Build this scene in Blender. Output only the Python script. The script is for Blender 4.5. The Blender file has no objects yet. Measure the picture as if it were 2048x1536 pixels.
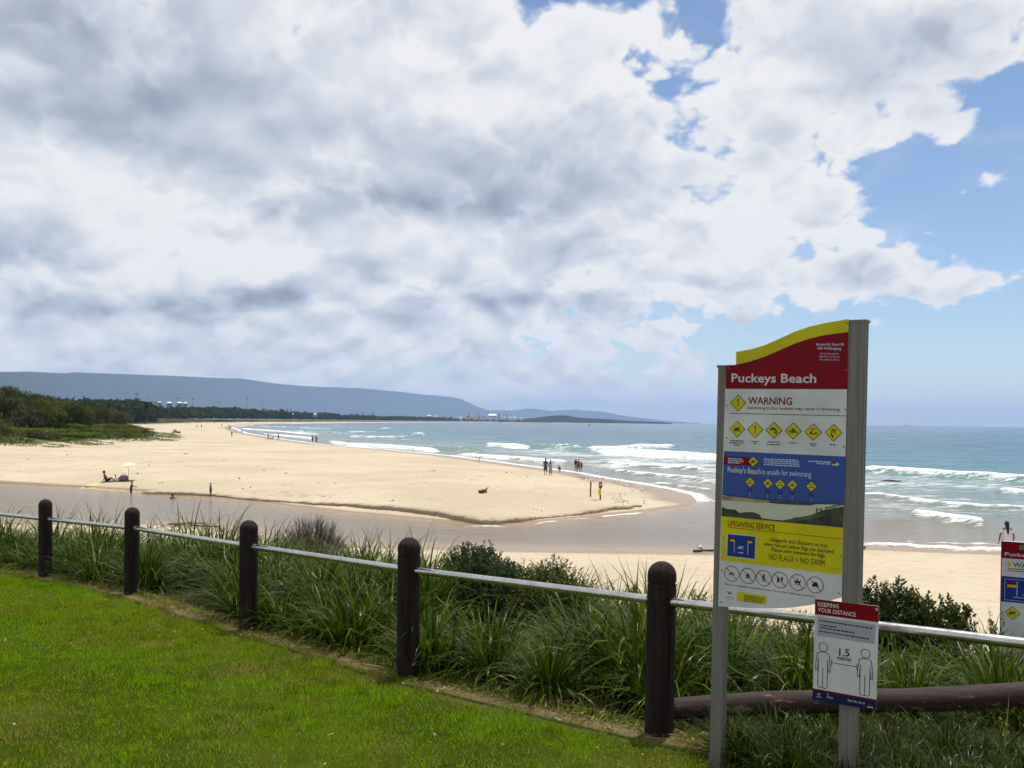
import bpy, bmesh, math, random
import numpy as np
from mathutils import Vector, Matrix, Euler

random.seed(7)
RNG = np.random.default_rng(7)
scene = bpy.context.scene
COL = scene.collection

# ------------------------------------------------------------------ camera
F = 1774.0                      # focal length in photograph pixels (2048 wide)
HX, HY = 1024.0, 843.2          # where the level line of sight meets the photograph
ROLL = 0.0105
cam_d = bpy.data.cameras.new('camera')
cam = bpy.data.objects.new('camera', cam_d)
COL.objects.link(cam)
cam_d.sensor_width = 36.0
cam_d.lens = 36.0 * F / 2048.0
cam_d.shift_y = (HY - 768.0) / 2048.0
cam_d.clip_start = 0.1
cam_d.clip_end = 90000.0
cam.location = (0, 0, 0)
cam.rotation_euler = (math.pi / 2, -ROLL, 0)
scene.camera = cam

# ------------------------------------------------------------------ node helpers
class NT:
    """small helper round a node tree"""
    def __init__(self, tree):
        self.t = tree
        self.n = tree.nodes
        self.l = tree.links
    def node(self, kind, **kw):
        nd = self.n.new(kind)
        for k, v in kw.items():
            setattr(nd, k, v)
        return nd
    def put(self, sock, v):
        if v is None:
            return
        if hasattr(v, 'links') or isinstance(v, bpy.types.NodeSocket):
            self.l.new(v, sock)
        else:
            sock.default_value = v
    def m(self, op, a, b=None, c=None, clamp=False):
        nd = self.node('ShaderNodeMath', operation=op)
        nd.use_clamp = clamp
        self.put(nd.inputs[0], a); self.put(nd.inputs[1], b); self.put(nd.inputs[2], c)
        return nd.outputs[0]
    def v(self, op, a, b=None, c=None, out=0):
        nd = self.node('ShaderNodeVectorMath', operation=op)
        self.put(nd.inputs[0], a); self.put(nd.inputs[1], b); self.put(nd.inputs[2], c)
        return nd.outputs[1] if op in ('DOT_PRODUCT', 'LENGTH', 'DISTANCE') else nd.outputs[0]
    def scale(self, a, s):
        nd = self.node('ShaderNodeVectorMath', operation='SCALE')
        self.put(nd.inputs[0], a); self.put(nd.inputs[3], s)
        return nd.outputs[0]
    def noise(self, vec, scale, detail=4.0, rough=0.5, lac=2.0, dist=0.0, color=False):
        nd = self.node('ShaderNodeTexNoise')
        self.put(nd.inputs['Vector'], vec)
        self.put(nd.inputs['Scale'], scale)
        nd.inputs['Detail'].default_value = detail
        nd.inputs['Roughness'].default_value = rough
        nd.inputs['Lacunarity'].default_value = lac
        nd.inputs['Distortion'].default_value = dist
        return nd.outputs['Color'] if color else nd.outputs[0]
    def smooth(self, x, a, b, lo=0.0, hi=1.0, kind='SMOOTHSTEP'):
        nd = self.node('ShaderNodeMapRange', interpolation_type=kind)
        self.put(nd.inputs[0], x)
        self.put(nd.inputs[1], a); self.put(nd.inputs[2], b)
        self.put(nd.inputs[3], lo); self.put(nd.inputs[4], hi)
        return nd.outputs[0]
    def mix(self, f, a, b):
        nd = self.node('ShaderNodeMix', data_type='RGBA')
        self.put(nd.inputs[0], f)
        self.put(nd.inputs[6], a if not isinstance(a, tuple) else (*a, 1.0)[:4])
        self.put(nd.inputs[7], b if not isinstance(b, tuple) else (*b, 1.0)[:4])
        return nd.outputs[2]
    def ramp(self, f, stops):
        nd = self.node('ShaderNodeValToRGB')
        els = nd.color_ramp.elements
        while len(els) < len(stops):
            els.new(0.5)
        for e, (p, c) in zip(els, stops):
            e.position = p
            e.color = (*c, 1.0)
        self.put(nd.inputs[0], f)
        return nd.outputs[0]

# ------------------------------------------------------------------ sun and sky
SUN_AZ, SUN_EL = math.radians(30), math.radians(74)
SUN_DIR = Vector((math.sin(SUN_AZ) * math.cos(SUN_EL), math.cos(SUN_AZ) * math.cos(SUN_EL), math.sin(SUN_EL)))
sun_d = bpy.data.lights.new('sun', 'SUN')
sun_d.energy = 5.0
sun_d.angle = math.radians(0.53)
sun_d.color = (1.0, 0.95, 0.87)
sun = bpy.data.objects.new('sun', sun_d)
COL.objects.link(sun)
sun.rotation_euler = SUN_DIR.to_track_quat('Z', 'Y').to_euler()

world = bpy.data.worlds.new('World')
scene.world = world
world.use_nodes = True
W = NT(world.node_tree)
W.n.clear()
sky = W.node('ShaderNodeTexSky', sky_type='NISHITA')
sky.sun_disc = False
sky.sun_elevation = SUN_EL
sky.sun_rotation = SUN_AZ
sky.air_density = 1.0
sky.dust_density = 0.15
sky.ozone_density = 3.0
gen = W.node('ShaderNodeTexCoord').outputs['Generated']
sep = W.node('ShaderNodeSeparateXYZ')
W.l.new(gen, sep.inputs[0])
dx, dy, dz = sep.outputs
az = W.m('ARCTAN2', dx, dy)
el = W.m('ARCSINE', dz)
comb = W.node('ShaderNodeCombineXYZ')
W.l.new(az, comb.inputs[0]); W.l.new(el, comb.inputs[1])
uv = comb.outputs[0]

def skydir(px, py):
    """azimuth and elevation of a spot of the sky seen in the photograph"""
    a, b = px - HX, py - HY
    a, b = a + ROLL * b, b - ROLL * a
    th = math.atan(a / F)
    return th, math.atan(-b / F * math.cos(th))

def blobs(lst):
    acc = 0.0
    for px, py, sx, sy, amp in lst:
        u, vv = skydir(px, py)
        iu, iv = F / sx, F / sy
        w = W.v('MULTIPLY_ADD', uv, (iu, iv, 0), (-u * iu, -vv * iv, 0))
        d = W.v('DOT_PRODUCT', w, w)
        g = W.m('POWER', 0.3679, d)
        acc = W.m('MULTIPLY_ADD', g, amp, acc)
    return acc
#SKYBLOBS
# more or less cloud here and there (x, y, width, height, amount)
COVER = [
    (1060, 10, 40, 50, -.22), (1200, -10, 150, 34, -.24), (1410, 40, 50, 60, -.24), (1275, 118, 45, 35, -.22), (1440, 295, 65, 40, -.24),
    (1350, 170, 40, 70, -.14), (1560, 325, 90, 25, -.12), (1880, 250, 100, 40, .30), (1600, 400, 150, 65, .24), (1800, 560, 100, 36, .10), (1640, 520, 150, 60, .22), (1230, 60, 120, 40, .10), (250, 380, 300, 120, .14), (150, 60, 200, 150, .14), (600, 560, 400, 90, .10), 
    (1960, 690, 420, 270, -.40), (1840, 370, 110, 60, -.34), (2010, 260, 90, 120, -.38), (1960, 470, 160, 60, -.12),
    (1940, 365, 80, 30, .30), (2000, 560, 85, 32, .32), (2040, 480, 30, 40, .28), (1885, 462, 55, 14, .16),
    (1770, 740, 60, 14, .20), (1800, 560, 110, 50, .20), (1640, 390, 110, 60, .16),
    (1700, 110, 280, 120, .22), (1150, 150, 150, 70, .18), (1150, 420, 300, 200, .18), (400, 300, 700, 300, .26),
    (1350, 700, 380, 90, -.08), (500, 690, 700, 90, .06), (1550, 560, 160, 70, .12), (1250, 620, 160, 40, -.10),
    (1985, 520, 70, 60, -.24), (850, 206, 70, 50, .26), (1170, 565, 90, 60, .16), (1010, 575, 60, 40, .10),
]
# thick grey bellies (+) and thin bright parts (-)
SHADE = [
    (60, 60, 330, 130, 0.35), (430, 40, 180, 90, 0.14), (120, 230, 240, 60, 0.25), (450, 225, 300, 55, 0.21), (620, 410, 280, 50, 0.22), (950, 330, 220, 90, 0.16),
    (60, 540, 140, 60, 0.27), (200, 650, 240, 50, 0.16), (700, 655, 300, 40, 0.12), (1130, 590, 120, 40, 0.14), (1820, 120, 220, 70, 0.20),
    (850, 420, 260, 60, 0.13), (1180, 260, 120, 40, 0.09), (1240, 450, 240, 40, 0.12), (520, 330, 220, 40, 0.12), (420, 610, 160, 30, 0.08),
    (700, 80, 230, 80, -0.17), (1100, 110, 200, 90, -0.23), (120, 370, 230, 65, -0.31), (430, 510, 260, 50, -0.25), (880, 490, 150, 40, -0.17),
    (860, 620, 130, 30, -0.14), (1500, 420, 240, 100, -0.21), (1640, 90, 260, 90, 0.06), (720, 190, 160, 60, -0.08), (50, 470, 120, 30, -0.13),
]
LIFT = 0.55
zc = W.m('MAXIMUM', dz, 0.0)
pden = W.m('ADD', zc, LIFT)
flat = W.node('ShaderNodeCombineXYZ')
W.l.new(W.m('DIVIDE', dx, pden), flat.inputs[0])
W.l.new(W.m('DIVIDE', dy, pden), flat.inputs[1])
def n2(p, scale, detail=4.0, rough=0.5, color=False):
    o = W.noise(p, scale, detail, rough, color=color)
    o.node.noise_dimensions = '2D'
    return o
P0 = flat.outputs[0]
warp = W.v('SUBTRACT', n2(P0, 5.0, 3.0, 0.5, color=True), (.5, .5, .5))
P = W.v('MULTIPLY_ADD', warp, (.08, .08, 0), P0)
ruf = W.v('SUBTRACT', n2(P0, 26.0, 4.0, 0.6, color=True), (.5, .5, .5))

def puff(p, scale, det=2.5):
    nd = W.node('ShaderNodeTexVoronoi', feature='SMOOTH_F1', voronoi_dimensions='2D')
    W.put(nd.inputs['Vector'], p)
    nd.inputs['Scale'].default_value = scale
    nd.inputs['Detail'].default_value = det
    nd.inputs['Roughness'].default_value = 0.62
    nd.inputs['Lacunarity'].default_value = 2.3
    nd.inputs['Smoothness'].default_value = 0.5
    return nd.outputs['Distance']
def density(p):
    pr = W.v('MULTIPLY_ADD', ruf, (.030, .030, 0), p)
    s = W.m('MULTIPLY', n2(p, 3.4, 2.0, 0.5), 0.50)
    s = W.m('MULTIPLY_ADD', n2(p, 9.0, 8.0, 0.53), 0.62, s)
    return W.m('MULTIPLY_ADD', puff(pr, 8.5), -0.42, s)

ps = SUN_DIR / (SUN_DIR.z + LIFT)
tosun = W.v('NORMALIZE', W.v('SUBTRACT', (ps.x, ps.y, 0), P0))
# seen from the beach the lit side of a cloud is its upper side: the sun stands high
cover = blobs(COVER)
d0 = density(P)
d1 = density(W.v('MULTIPLY_ADD', tosun, (-.026, -.026, 0), P))
dens = W.m('ADD', d0, W.m('ADD', cover, 0.47))
alpha = W.smooth(dens, 0.485, 0.635)
thick = W.smooth(dens, 0.60, 1.00)
def billow(p):
    return W.m('MULTIPLY_ADD', puff(W.v('MULTIPLY_ADD', ruf, (.02, .02, 0), p), 7.0, 1.2), -0.6, W.m('MULTIPLY', n2(p, 7.0, 4.0, 0.5), 0.8))
relief = W.m('SUBTRACT', billow(W.v('MULTIPLY_ADD', tosun, (-.05, -.05, 0), P)), billow(P))
fine = W.m('SUBTRACT', d1, d0)
mid = W.m('SUBTRACT', n2(W.v('MULTIPLY_ADD', P, (0.8, 1.5, 0), (3.7, 1.9, 0)), 2.6, 3.0, 0.5), 0.5)
shade = blobs(SHADE)
dark = W.m('MULTIPLY_ADD', thick, 0.27, W.m('MULTIPLY_ADD', relief, W.smooth(el, 0.10, 0.30, -1.0, -0.46), W.m('MULTIPLY_ADD', fine, -0.26, W.m('ADD', shade, 0.03))))
dark = W.m('MULTIPLY_ADD', mid, 0.55, dark)
dark = W.m('MULTIPLY_ADD', W.m('SUBTRACT', dark, 0.26), W.smooth(el, 0.0, 0.16, 0.45, 0.96), 0.26)
dark = W.m('MINIMUM', W.m('MAXIMUM', dark, 0.0), 1.0)
ccol = W.ramp(dark, [(0.0, (.99, .99, 1.0)), (0.10, (.93, .94, .965)), (0.24, (.82, .85, .91)), (0.5, (.60, .66, .765)), (0.78, (.38, .43, .535)), (1.0, (.25, .295, .38))])
veil = W.m('MULTIPLY', W.smooth(n2(W.v('MULTIPLY', P0, (1.0, 1.6, 0)), 2.6, 6.0, 0.6), 0.46, 0.78), 0.42)
alpha = W.m('MAXIMUM', alpha, veil)
bg_sky = W.node('ShaderNodeBackground')
W.l.new(sky.outputs[0], bg_sky.inputs[0]); bg_sky.inputs[1].default_value = 0.135
bg_cl = W.node('ShaderNodeBackground')
W.l.new(ccol, bg_cl.inputs[0]); bg_cl.inputs[1].default_value = 1.0
mixs = W.node('ShaderNodeMixShader')
lowfade = W.smooth(el, -0.02, 0.02, 0.0, 1.0)
W.l.new(W.m('MULTIPLY', alpha, lowfade), mixs.inputs[0])
W.l.new(bg_sky.outputs[0], mixs.inputs[1]); W.l.new(bg_cl.outputs[0], mixs.inputs[2])
wout = W.node('ShaderNodeOutputWorld')
W.l.new(mixs.outputs[0], wout.inputs[0])
world.cycles.sampling_method = 'MANUAL'
world.cycles.sample_map_resolution = 512

# ------------------------------------------------------------------ exposure and render settings
vs = scene.view_settings
vs.view_transform = 'Standard'
vs.look = 'None'
vs.exposure = -0.15
vs.gamma = 1.0
vs.use_curve_mapping = False
cy = scene.cycles
cy.use_denoising = True
cy.use_adaptive_sampling = True
cy.adaptive_threshold = 0.025
cy.adaptive_min_samples = 12
cy.max_bounces = 6
cy.diffuse_bounces = 2
cy.glossy_bounces = 3
cy.transmission_bounces = 3
cy.transparent_max_bounces = 8
cy.volume_bounces = 1
cy.caustics_reflective = False
cy.caustics_refractive = False
cy.sample_clamp_indirect = 6.0

# ------------------------------------------------------------------ general helpers
def ray(px, py):
    a, b = px - HX, py - HY
    a, b = a + ROLL * b, b - ROLL * a
    return Vector((a / F, 1.0, -b / F))
def at(px, py, Y):
    """the point at depth Y seen at that spot of the photograph"""
    return ray(px, py) * Y
def on_level(px, py, z):
    r = ray(px, py)
    return r * (z / r.z)
def on_lawn(px, py):
    r = ray(px, py)
    return r * (-1.8 / (r.z + 0.05))

def tag(o, label=None, cat=None, group=None, kind=None):
    if label: o['label'] = label
    if cat: o['category'] = cat
    if group: o['group'] = group
    if kind: o['kind'] = kind
    return o
def empty(name, loc=(0, 0, 0), rz=0.0):
    o = bpy.data.objects.new(name, None)
    o.empty_display_size = 0.2
    COL.objects.link(o)
    o.location = loc
    o.rotation_euler = (0, 0, rz)
    return o
def link(name, me, mat=None, parent=None):
    o = bpy.data.objects.new(name, me)
    COL.objects.link(o)
    if mat is not None and len(me.materials) == 0:
        me.materials.append(mat)
    if parent is not None:
        o.parent = parent
    return o
def kids(o):
    return [c for c in list(COL.objects) if c.parent == o]
def copy_tree(o, kidmap):
    """a copy of a thing with copies of its parts and sub-parts"""
    c = o.copy(); COL.objects.link(c)
    for k in kidmap.get(o.name, []):
        kc = copy_tree(k, kidmap)
        kc.parent = c
    return c
def kid_map():
    d = {}
    for o in COL.objects:
        if o.parent: d.setdefault(o.parent.name, []).append(o)
    return d

def np_mesh(name, verts, quads=None, tris=None, smooth=False):
    """mesh from numpy arrays"""
    me = bpy.data.meshes.new(name)
    verts = np.asarray(verts, dtype=np.float32).reshape(-1, 3)
    me.vertices.add(len(verts))
    me.vertices.foreach_set('co', verts.ravel())
    loops, starts, n = [], [], 0
    if quads is not None and len(quads):
        q = np.asarray(quads, dtype=np.int32).reshape(-1, 4)
        loops.append(q.ravel()); starts.append(np.arange(len(q)) * 4); n = q.size
    if tris is not None and len(tris):
        t = np.asarray(tris, dtype=np.int32).reshape(-1, 3)
        loops.append(t.ravel()); starts.append(n + np.arange(len(t)) * 3)
    loops = np.concatenate(loops).astype(np.int32); starts = np.concatenate(starts).astype(np.int32)
    me.loops.add(len(loops)); me.loops.foreach_set('vertex_index', loops)
    me.polygons.add(len(starts)); me.polygons.foreach_set('loop_start', starts)
    me.update(calc_edges=True)
    if smooth:
        me.polygons.foreach_set('use_smooth', np.ones(len(starts), dtype=bool))
    me.validate()
    return me
def attr(me, name, vals):
    vals = np.asarray(vals, dtype=np.float32)
    if vals.ndim == 2:
        a = me.attributes.new(name, 'FLOAT_COLOR', 'POINT')
        if vals.shape[1] == 3:
            vals = np.concatenate([vals, np.ones((len(vals), 1), np.float32)], 1)
        a.data.foreach_set('color', vals.ravel())
    else:
        a = me.attributes.new(name, 'FLOAT', 'POINT')
        a.data.foreach_set('value', vals.ravel())
def grid_quads(r, c):
    i = np.arange(r * c).reshape(r, c)
    return np.stack([i[:-1, :-1], i[:-1, 1:], i[1:, 1:], i[1:, :-1]], -1).reshape(-1, 4)

def hash2(ix, iy, seed):
    h = (ix.astype(np.int64) * 374761393 + iy.astype(np.int64) * 668265263 + seed * 974634721) & 0xffffffff
    h = ((h ^ (h >> 13)) * 1274126177) & 0xffffffff
    return ((h ^ (h >> 16)) & 0xffff) / 65535.0
def vnoise(x, y, seed=0):
    ix, iy = np.floor(x), np.floor(y)
    fx, fy = x - ix, y - iy
    fx, fy = fx * fx * (3 - 2 * fx), fy * fy * (3 - 2 * fy)
    a, b = hash2(ix, iy, seed), hash2(ix + 1, iy, seed)
    c, d = hash2(ix, iy + 1, seed), hash2(ix + 1, iy + 1, seed)
    return (a * (1 - fx) + b * fx) * (1 - fy) + (c * (1 - fx) + d * fx) * fy
def fbm(x, y, oct=4, seed=0):
    s, a, t = 0, 0.5, 0
    for k in range(oct):
        s = s + a * vnoise(x * 2 ** k, y * 2 ** k, seed + k * 17); t += a; a *= 0.5
    return s / t
def sstep(x, a, b):
    t = np.clip((x - a) / (b - a), 0, 1)
    return t * t * (3 - 2 * t)
def poly_dist(x, y, pts):
    """distance from each point to an open polyline"""
    best = np.full(x.shape, 1e18)
    for (x0, y0), (x1, y1) in zip(pts[:-1], pts[1:]):
        ex, ey = x1 - x0, y1 - y0
        t = np.clip(((x - x0) * ex + (y - y0) * ey) / (ex * ex + ey * ey + 1e-9), 0, 1)
        best = np.minimum(best, (x - x0 - t * ex) ** 2 + (y - y0 - t * ey) ** 2)
    return np.sqrt(best)
def inside(x, y, poly):
    r = np.zeros(x.shape, bool)
    n = len(poly)
    for i in range(n):
        x0, y0 = poly[i]; x1, y1 = poly[(i + 1) % n]
        if y0 == y1: continue
        c = ((y0 > y) != (y1 > y)) & (x < (x1 - x0) * (y - y0) / (y1 - y0) + x0)
        r ^= c
    return r

# ------------------------------------------------------------------ materials
def material(name):
    m = bpy.data.materials.new(name)
    m.use_nodes = True
    t = NT(m.node_tree)
    t.n.clear()
    out = t.node('ShaderNodeOutputMaterial')
    b = t.node('ShaderNodeBsdfPrincipled')
    t.l.new(b.outputs[0], out.inputs[0])
    t.b, t.out = b, out
    return m, t
def bump(t, h, strength=0.3, dist=0.02):
    nd = t.node('ShaderNodeBump')
    nd.inputs['Strength'].default_value = strength
    nd.inputs['Distance'].default_value = dist
    t.put(nd.inputs['Height'], h)
    t.l.new(nd.outputs[0], t.b.inputs['Normal'])
def attr_node(t, name):
    nd = t.node('ShaderNodeAttribute', attribute_name=name)
    return nd
def objco(t):
    return t.node('ShaderNodeTexCoord').outputs['Object']

SEA = -5.6
WATER_LEVEL = SEA

# sand
M_SAND, t = material('sand')
co = objco(t)
n1 = t.noise(co, 0.09, 4, 0.55); n2 = t.noise(co, 1.7, 5, 0.6); n3 = t.noise(co, 14.0, 3, 0.6)
base = t.mix(t.smooth(n1, 0.35, 0.65), (.435, .36, .245), (.515, .435, .315))
base = t.mix(t.m('MULTIPLY', t.smooth(n2, 0.48, 0.70), 0.6), base, (.42, .32, .195))
base = t.mix(t.m('MULTIPLY', t.smooth(n3, 0.58, 0.72), 0.55), base, (.30, .22, .14))
wet = attr_node(t, 'wet').outputs['Fac']
wetn = t.smooth(t.m('ADD', wet, t.m('MULTIPLY', t.m('SUBTRACT', n2, 0.5), 0.35)), 0.35, 0.75)
base = t.mix(wetn, base, (.30, .205, .125))
veg = attr_node(t, 'veg').outputs['Fac']
n4 = t.noise(co, 0.35, 6, 0.62)
vegf = t.smooth(t.m('ADD', veg, t.m('MULTIPLY', t.m('SUBTRACT', n4, 0.5), 1.0)), 0.35, 0.62)
base = t.mix(vegf, base, t.mix(t.noise(co, 0.8, 4, 0.6), (.05, .065, .018), (.12, .12, .045)))
t.put(t.b.inputs['Base Color'], base)
t.put(t.b.inputs['Roughness'], t.smooth(wetn, 0, 1, 0.95, 0.28))
t.b.inputs['Specular IOR Level'].default_value = 0.3
hh = t.m('ADD', t.m('MULTIPLY', t.noise(co, 2.6, 5, 0.62), 1.0), t.m('MULTIPLY', n3, 0.35))
bump(t, hh, 0.9, 0.11)

# lawn soil below the blades
M_LAWN, t = material('lawn_ground')
co = objco(t)
dry = attr_node(t, 'dry').outputs['Fac']
g = t.mix(t.smooth(t.noise(co, 1.1, 5, 0.6), 0.35, 0.65), (.026, .040, .004), (.050, .066, .008))
g = t.mix(dry, g, t.mix(t.noise(co, 9.0, 5, 0.65), (.10, .075, .035), (.24, .185, .095)))
t.put(t.b.inputs['Base Color'], g)
t.b.inputs['Specular IOR Level'].default_value = 0.0
t.b.inputs['Roughness'].default_value = 0.95
bump(t, t.noise(co, 30.0, 4, 0.6), 0.8, 0.02)

# earth and litter of the bank
M_BANK, t = material('bank_earth')
co = objco(t)
g = t.mix(t.noise(co, 3.0, 6, 0.65), (.028, .026, .012), (.10, .085, .04))
t.put(t.b.inputs['Base Color'], g)
t.b.inputs['Specular IOR Level'].default_value = 0.0
t.b.inputs['Roughness'].default_value = 0.95
bump(t, t.noise(co, 12.0, 5, 0.65), 0.9, 0.05)

# water
M_WATER, t = material('sea_water')
co = objco(t)
foam = attr_node(t, 'foam').outputs['Fac']
deep = attr_node(t, 'deep').outputs['Fac']
lag = attr_node(t, 'lagoon').outputs['Fac']
lift = attr_node(t, 'lift').outputs['Fac']
stretch = t.v('MULTIPLY', co, (0.35, 1.0, 1.0))
fn = t.noise(stretch, 0.95, 7, 0.70)
fn2 = t.noise(stretch, 3.4, 5, 0.7)
lace = t.m('MULTIPLY_ADD', t.m('SUBTRACT', fn, 0.5), 1.9, t.m('MULTIPLY', t.m('SUBTRACT', fn2, 0.5), 1.0))
ff = t.smooth(t.m('ADD', foam, lace), 0.38, 0.86)
ff = t.m('MULTIPLY', ff, t.smooth(foam, 0.03, 0.16))
body = t.ramp(deep, [(0.0, (.20, .185, .14)), (0.10, (.14, .175, .155)), (0.28, (.050, .145, .165)), (0.55, (.022, .095, .15)), (1.0, (.006, .036, .095))])
tint = t.noise(t.v('MULTIPLY', co, (0.02, 0.075, 1.0)), 1.0, 4, 0.6)
body = t.mix(t.smooth(tint, 0.40, 0.66, 0.0, 0.35), body, (.06, .16, .17))
body = t.mix(lift, body, (.11, .24, .20))
body = t.mix(lag, body, t.mix(t.noise(stretch, 0.12, 4, 0.6), (.15, .112, .072), (.235, .19, .135)))
shal = attr_node(t, 'shallow').outputs['Fac']
body = t.mix(shal, body, (.36, .265, .165))
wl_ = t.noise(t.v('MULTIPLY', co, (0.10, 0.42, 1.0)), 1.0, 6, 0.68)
body = t.mix(t.m('MULTIPLY', t.smooth(wl_, 0.50, 0.64), t.smooth(deep, 0.1, 0.6, 0.0, 0.55)), body, (.004, .028, .060))  # wave-slope shading put into the colour as dark wavelet streaks
body = t.mix(ff, body, (.78, .80, .80))
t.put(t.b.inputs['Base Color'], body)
t.put(t.b.inputs['Roughness'], t.smooth(ff, 0, 1, 0.16, 0.85))
t.b.inputs['IOR'].default_value = 1.33
t.put(t.b.inputs['Specular IOR Level'], t.smooth(ff, 0, 1, 0.20, 0.1))
rip = t.v('MULTIPLY', co, (0.55, 1.0, 1.0))
r1 = t.noise(rip, 1.5, 6, 0.62, dist=0.3)
r2 = t.noise(rip, 0.28, 4, 0.55)
hgt = t.m('MULTIPLY_ADD', r2, 1.9, r1)
r3 = t.noise(t.v('MULTIPLY', co, (0.4, 1.0, 1.0)), 0.075, 5, 0.6)
hgt = t.m('MULTIPLY_ADD', r3, 6.0, hgt)
hgt = t.m('MULTIPLY_ADD', ff, 0.5, hgt)
nd = t.node('ShaderNodeBump'); nd.inputs['Distance'].default_value = 0.30
t.put(nd.inputs['Strength'], t.smooth(lag, 0.0, 1.0, 0.60, 0.36))
t.put(nd.inputs['Height'], hgt)
t.l.new(nd.outputs[0], t.b.inputs['Normal'])

M_HILL, t = material('forested_hill')
co = objco(t)
t.put(t.b.inputs['Base Color'], t.mix(t.noise(co, 0.006, 6, 0.65), (.012, .016, .013), (.035, .042, .026)))
t.b.inputs['Roughness'].default_value = 1.0
t.b.inputs['Specular IOR Level'].default_value = 0.0

# ------------------------------------------------------------------ coast outline, taken on the water level
def lv(lst, z=SEA):
    return [tuple(on_level(a, b, z)[:2]) for a, b in lst]
SEASHORE = lv([(1395, 1003), (1383, 990), (1340, 979), (1300, 971), (1250, 963), (1200, 955), (1150, 945), (1075, 935), (1000, 925), (900, 912), (830, 905),
               (760, 898), (640, 889), (560, 878), (490, 866), (462, 855)]) + [(-262, 900), (-312, 1280), (-322, 1743), (-300, 2400), (-230, 3600),
               (-120, 4600), (80, 5000), (480, 5300), (1000, 5500)]
LAGOON = [(-26000, 200), (-600, 140), (-160, 96)] + lv([(-150, 958), (0, 968), (150, 975), (300, 985), (400, 994), (480, 1001), (600, 1014), (700, 1026), (760, 1031),
               (880, 1043), (960, 1049), (1010, 1050.5), (1050, 1047), (1110, 1042), (1150, 1038), (1280, 1024), (1370, 1012), (1395, 1003)])
SCARPX = [(-120, 968.5, .04), (0, 972, .06), (150, 976, .08), (262, 983, .13), (300, 984.5, .18), (360, 987, .26), (421, 990.5, .22), (470, 995, .11), (500, 998, .12), (560, 1003, .10), (620, 1008, .13), (700, 1013, .30), (760, 1019, .36), (800, 1022.5, .38),
          (850, 1029, .42), (900, 1036.5, .44), (960, 1045.5, .42), (1000, 1046.5, .36), (1040, 1041, .22), (1070, 1037.5, .08), (1095, 1035, .03), (1120, 1033, .10), (1160, 1028.5, .24), (1200, 1023.5, .32), (1250, 1017.5, .26), (1285, 1012.5, .05)]
SCARP = [tuple(on_level(a, b, -5.48)[:2]) for a, b, c in SCARPX]
SCARPH = [c * .52 for a, b, c in SCARPX]
SCARPIN = SCARP + [(60, 120), (60, 400), (-200, 400), (-200, 75)]
LAND = SEASHORE + [(1150, 5900), (700, 7000), (900, 15000), (3000, 27000), (-27000, 27000)] + LAGOON[:-1]
NEARSHORE = [(-26000, 100), (-200, 60)] + lv([(-150, 1042), (0, 1045), (200, 1047), (330, 1046), (480, 1060), (580, 1080), (700, 1090), (850, 1093), (1060, 1099), (1200, 1101),
               (1420, 1104), (1725, 1094), (1800, 1098), (2000, 1105), (2200, 1112)]) + [(60, 30), (200, 10), (26000, -60)]
NEAR = NEARSHORE + [(26000, -300), (-26000, -300)]
DUNELINE = [(-26000, 215), (-300, 150)] + lv([(-150, 892), (0, 893), (80, 893), (140, 890), (190, 884)], -4.8) + [(-78, 190), (-84, 212), (-106, 268), (-140, 330), (-190, 430), (-270, 640), (-330, 900), (-385, 1280), (-395, 1743),
            (-375, 2400), (-310, 3600), (-210, 4600), (0, 5080), (470, 5370), (950, 5540)]
DUNE = DUNELINE + [(700, 6900), (900, 15000), (3000, 27000), (-27000, 27000)]

FT, FD = [-50, 0, 2.47, 5.29, 8.65, 11.3, 60], [0, 0, 0, .30, .71, .70, .5]
def fence_td(x, y):
    """distance along the fence (to the left) and across it (towards the beach)"""
    tt = (x - 1.03) * -.7689 + (y - 6.02) * .6394
    dd = (x - 1.03) * .6394 + (y - 6.02) * .7689
    return tt, dd - np.interp(tt, FT, FD)
def from_td(tt, dd):
    d2 = dd + np.interp(tt, FT, FD)
    return 1.03 - .7689 * tt + .6394 * d2, 6.02 + .6394 * tt + .7689 * d2
def lawn_z(x, y):
    return -1.8 - 0.05 * y
def bank_z(x, y):
    tt, dd = fence_td(x, y)
    z = lawn_z(np.clip(x, -40, 40), np.minimum(y, 20)) - 0.03 - 2.9 * sstep(dd, -1.0, 21.0 - 9.5 * sstep(tt, 6, 14))
    z = z + 0.16 * (fbm(x * 0.6, y * 0.6, 4, 5) - 0.5) * sstep(dd, 0, 2)
    return z - 0.06 * np.maximum(dd - 17, 0)

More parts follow.
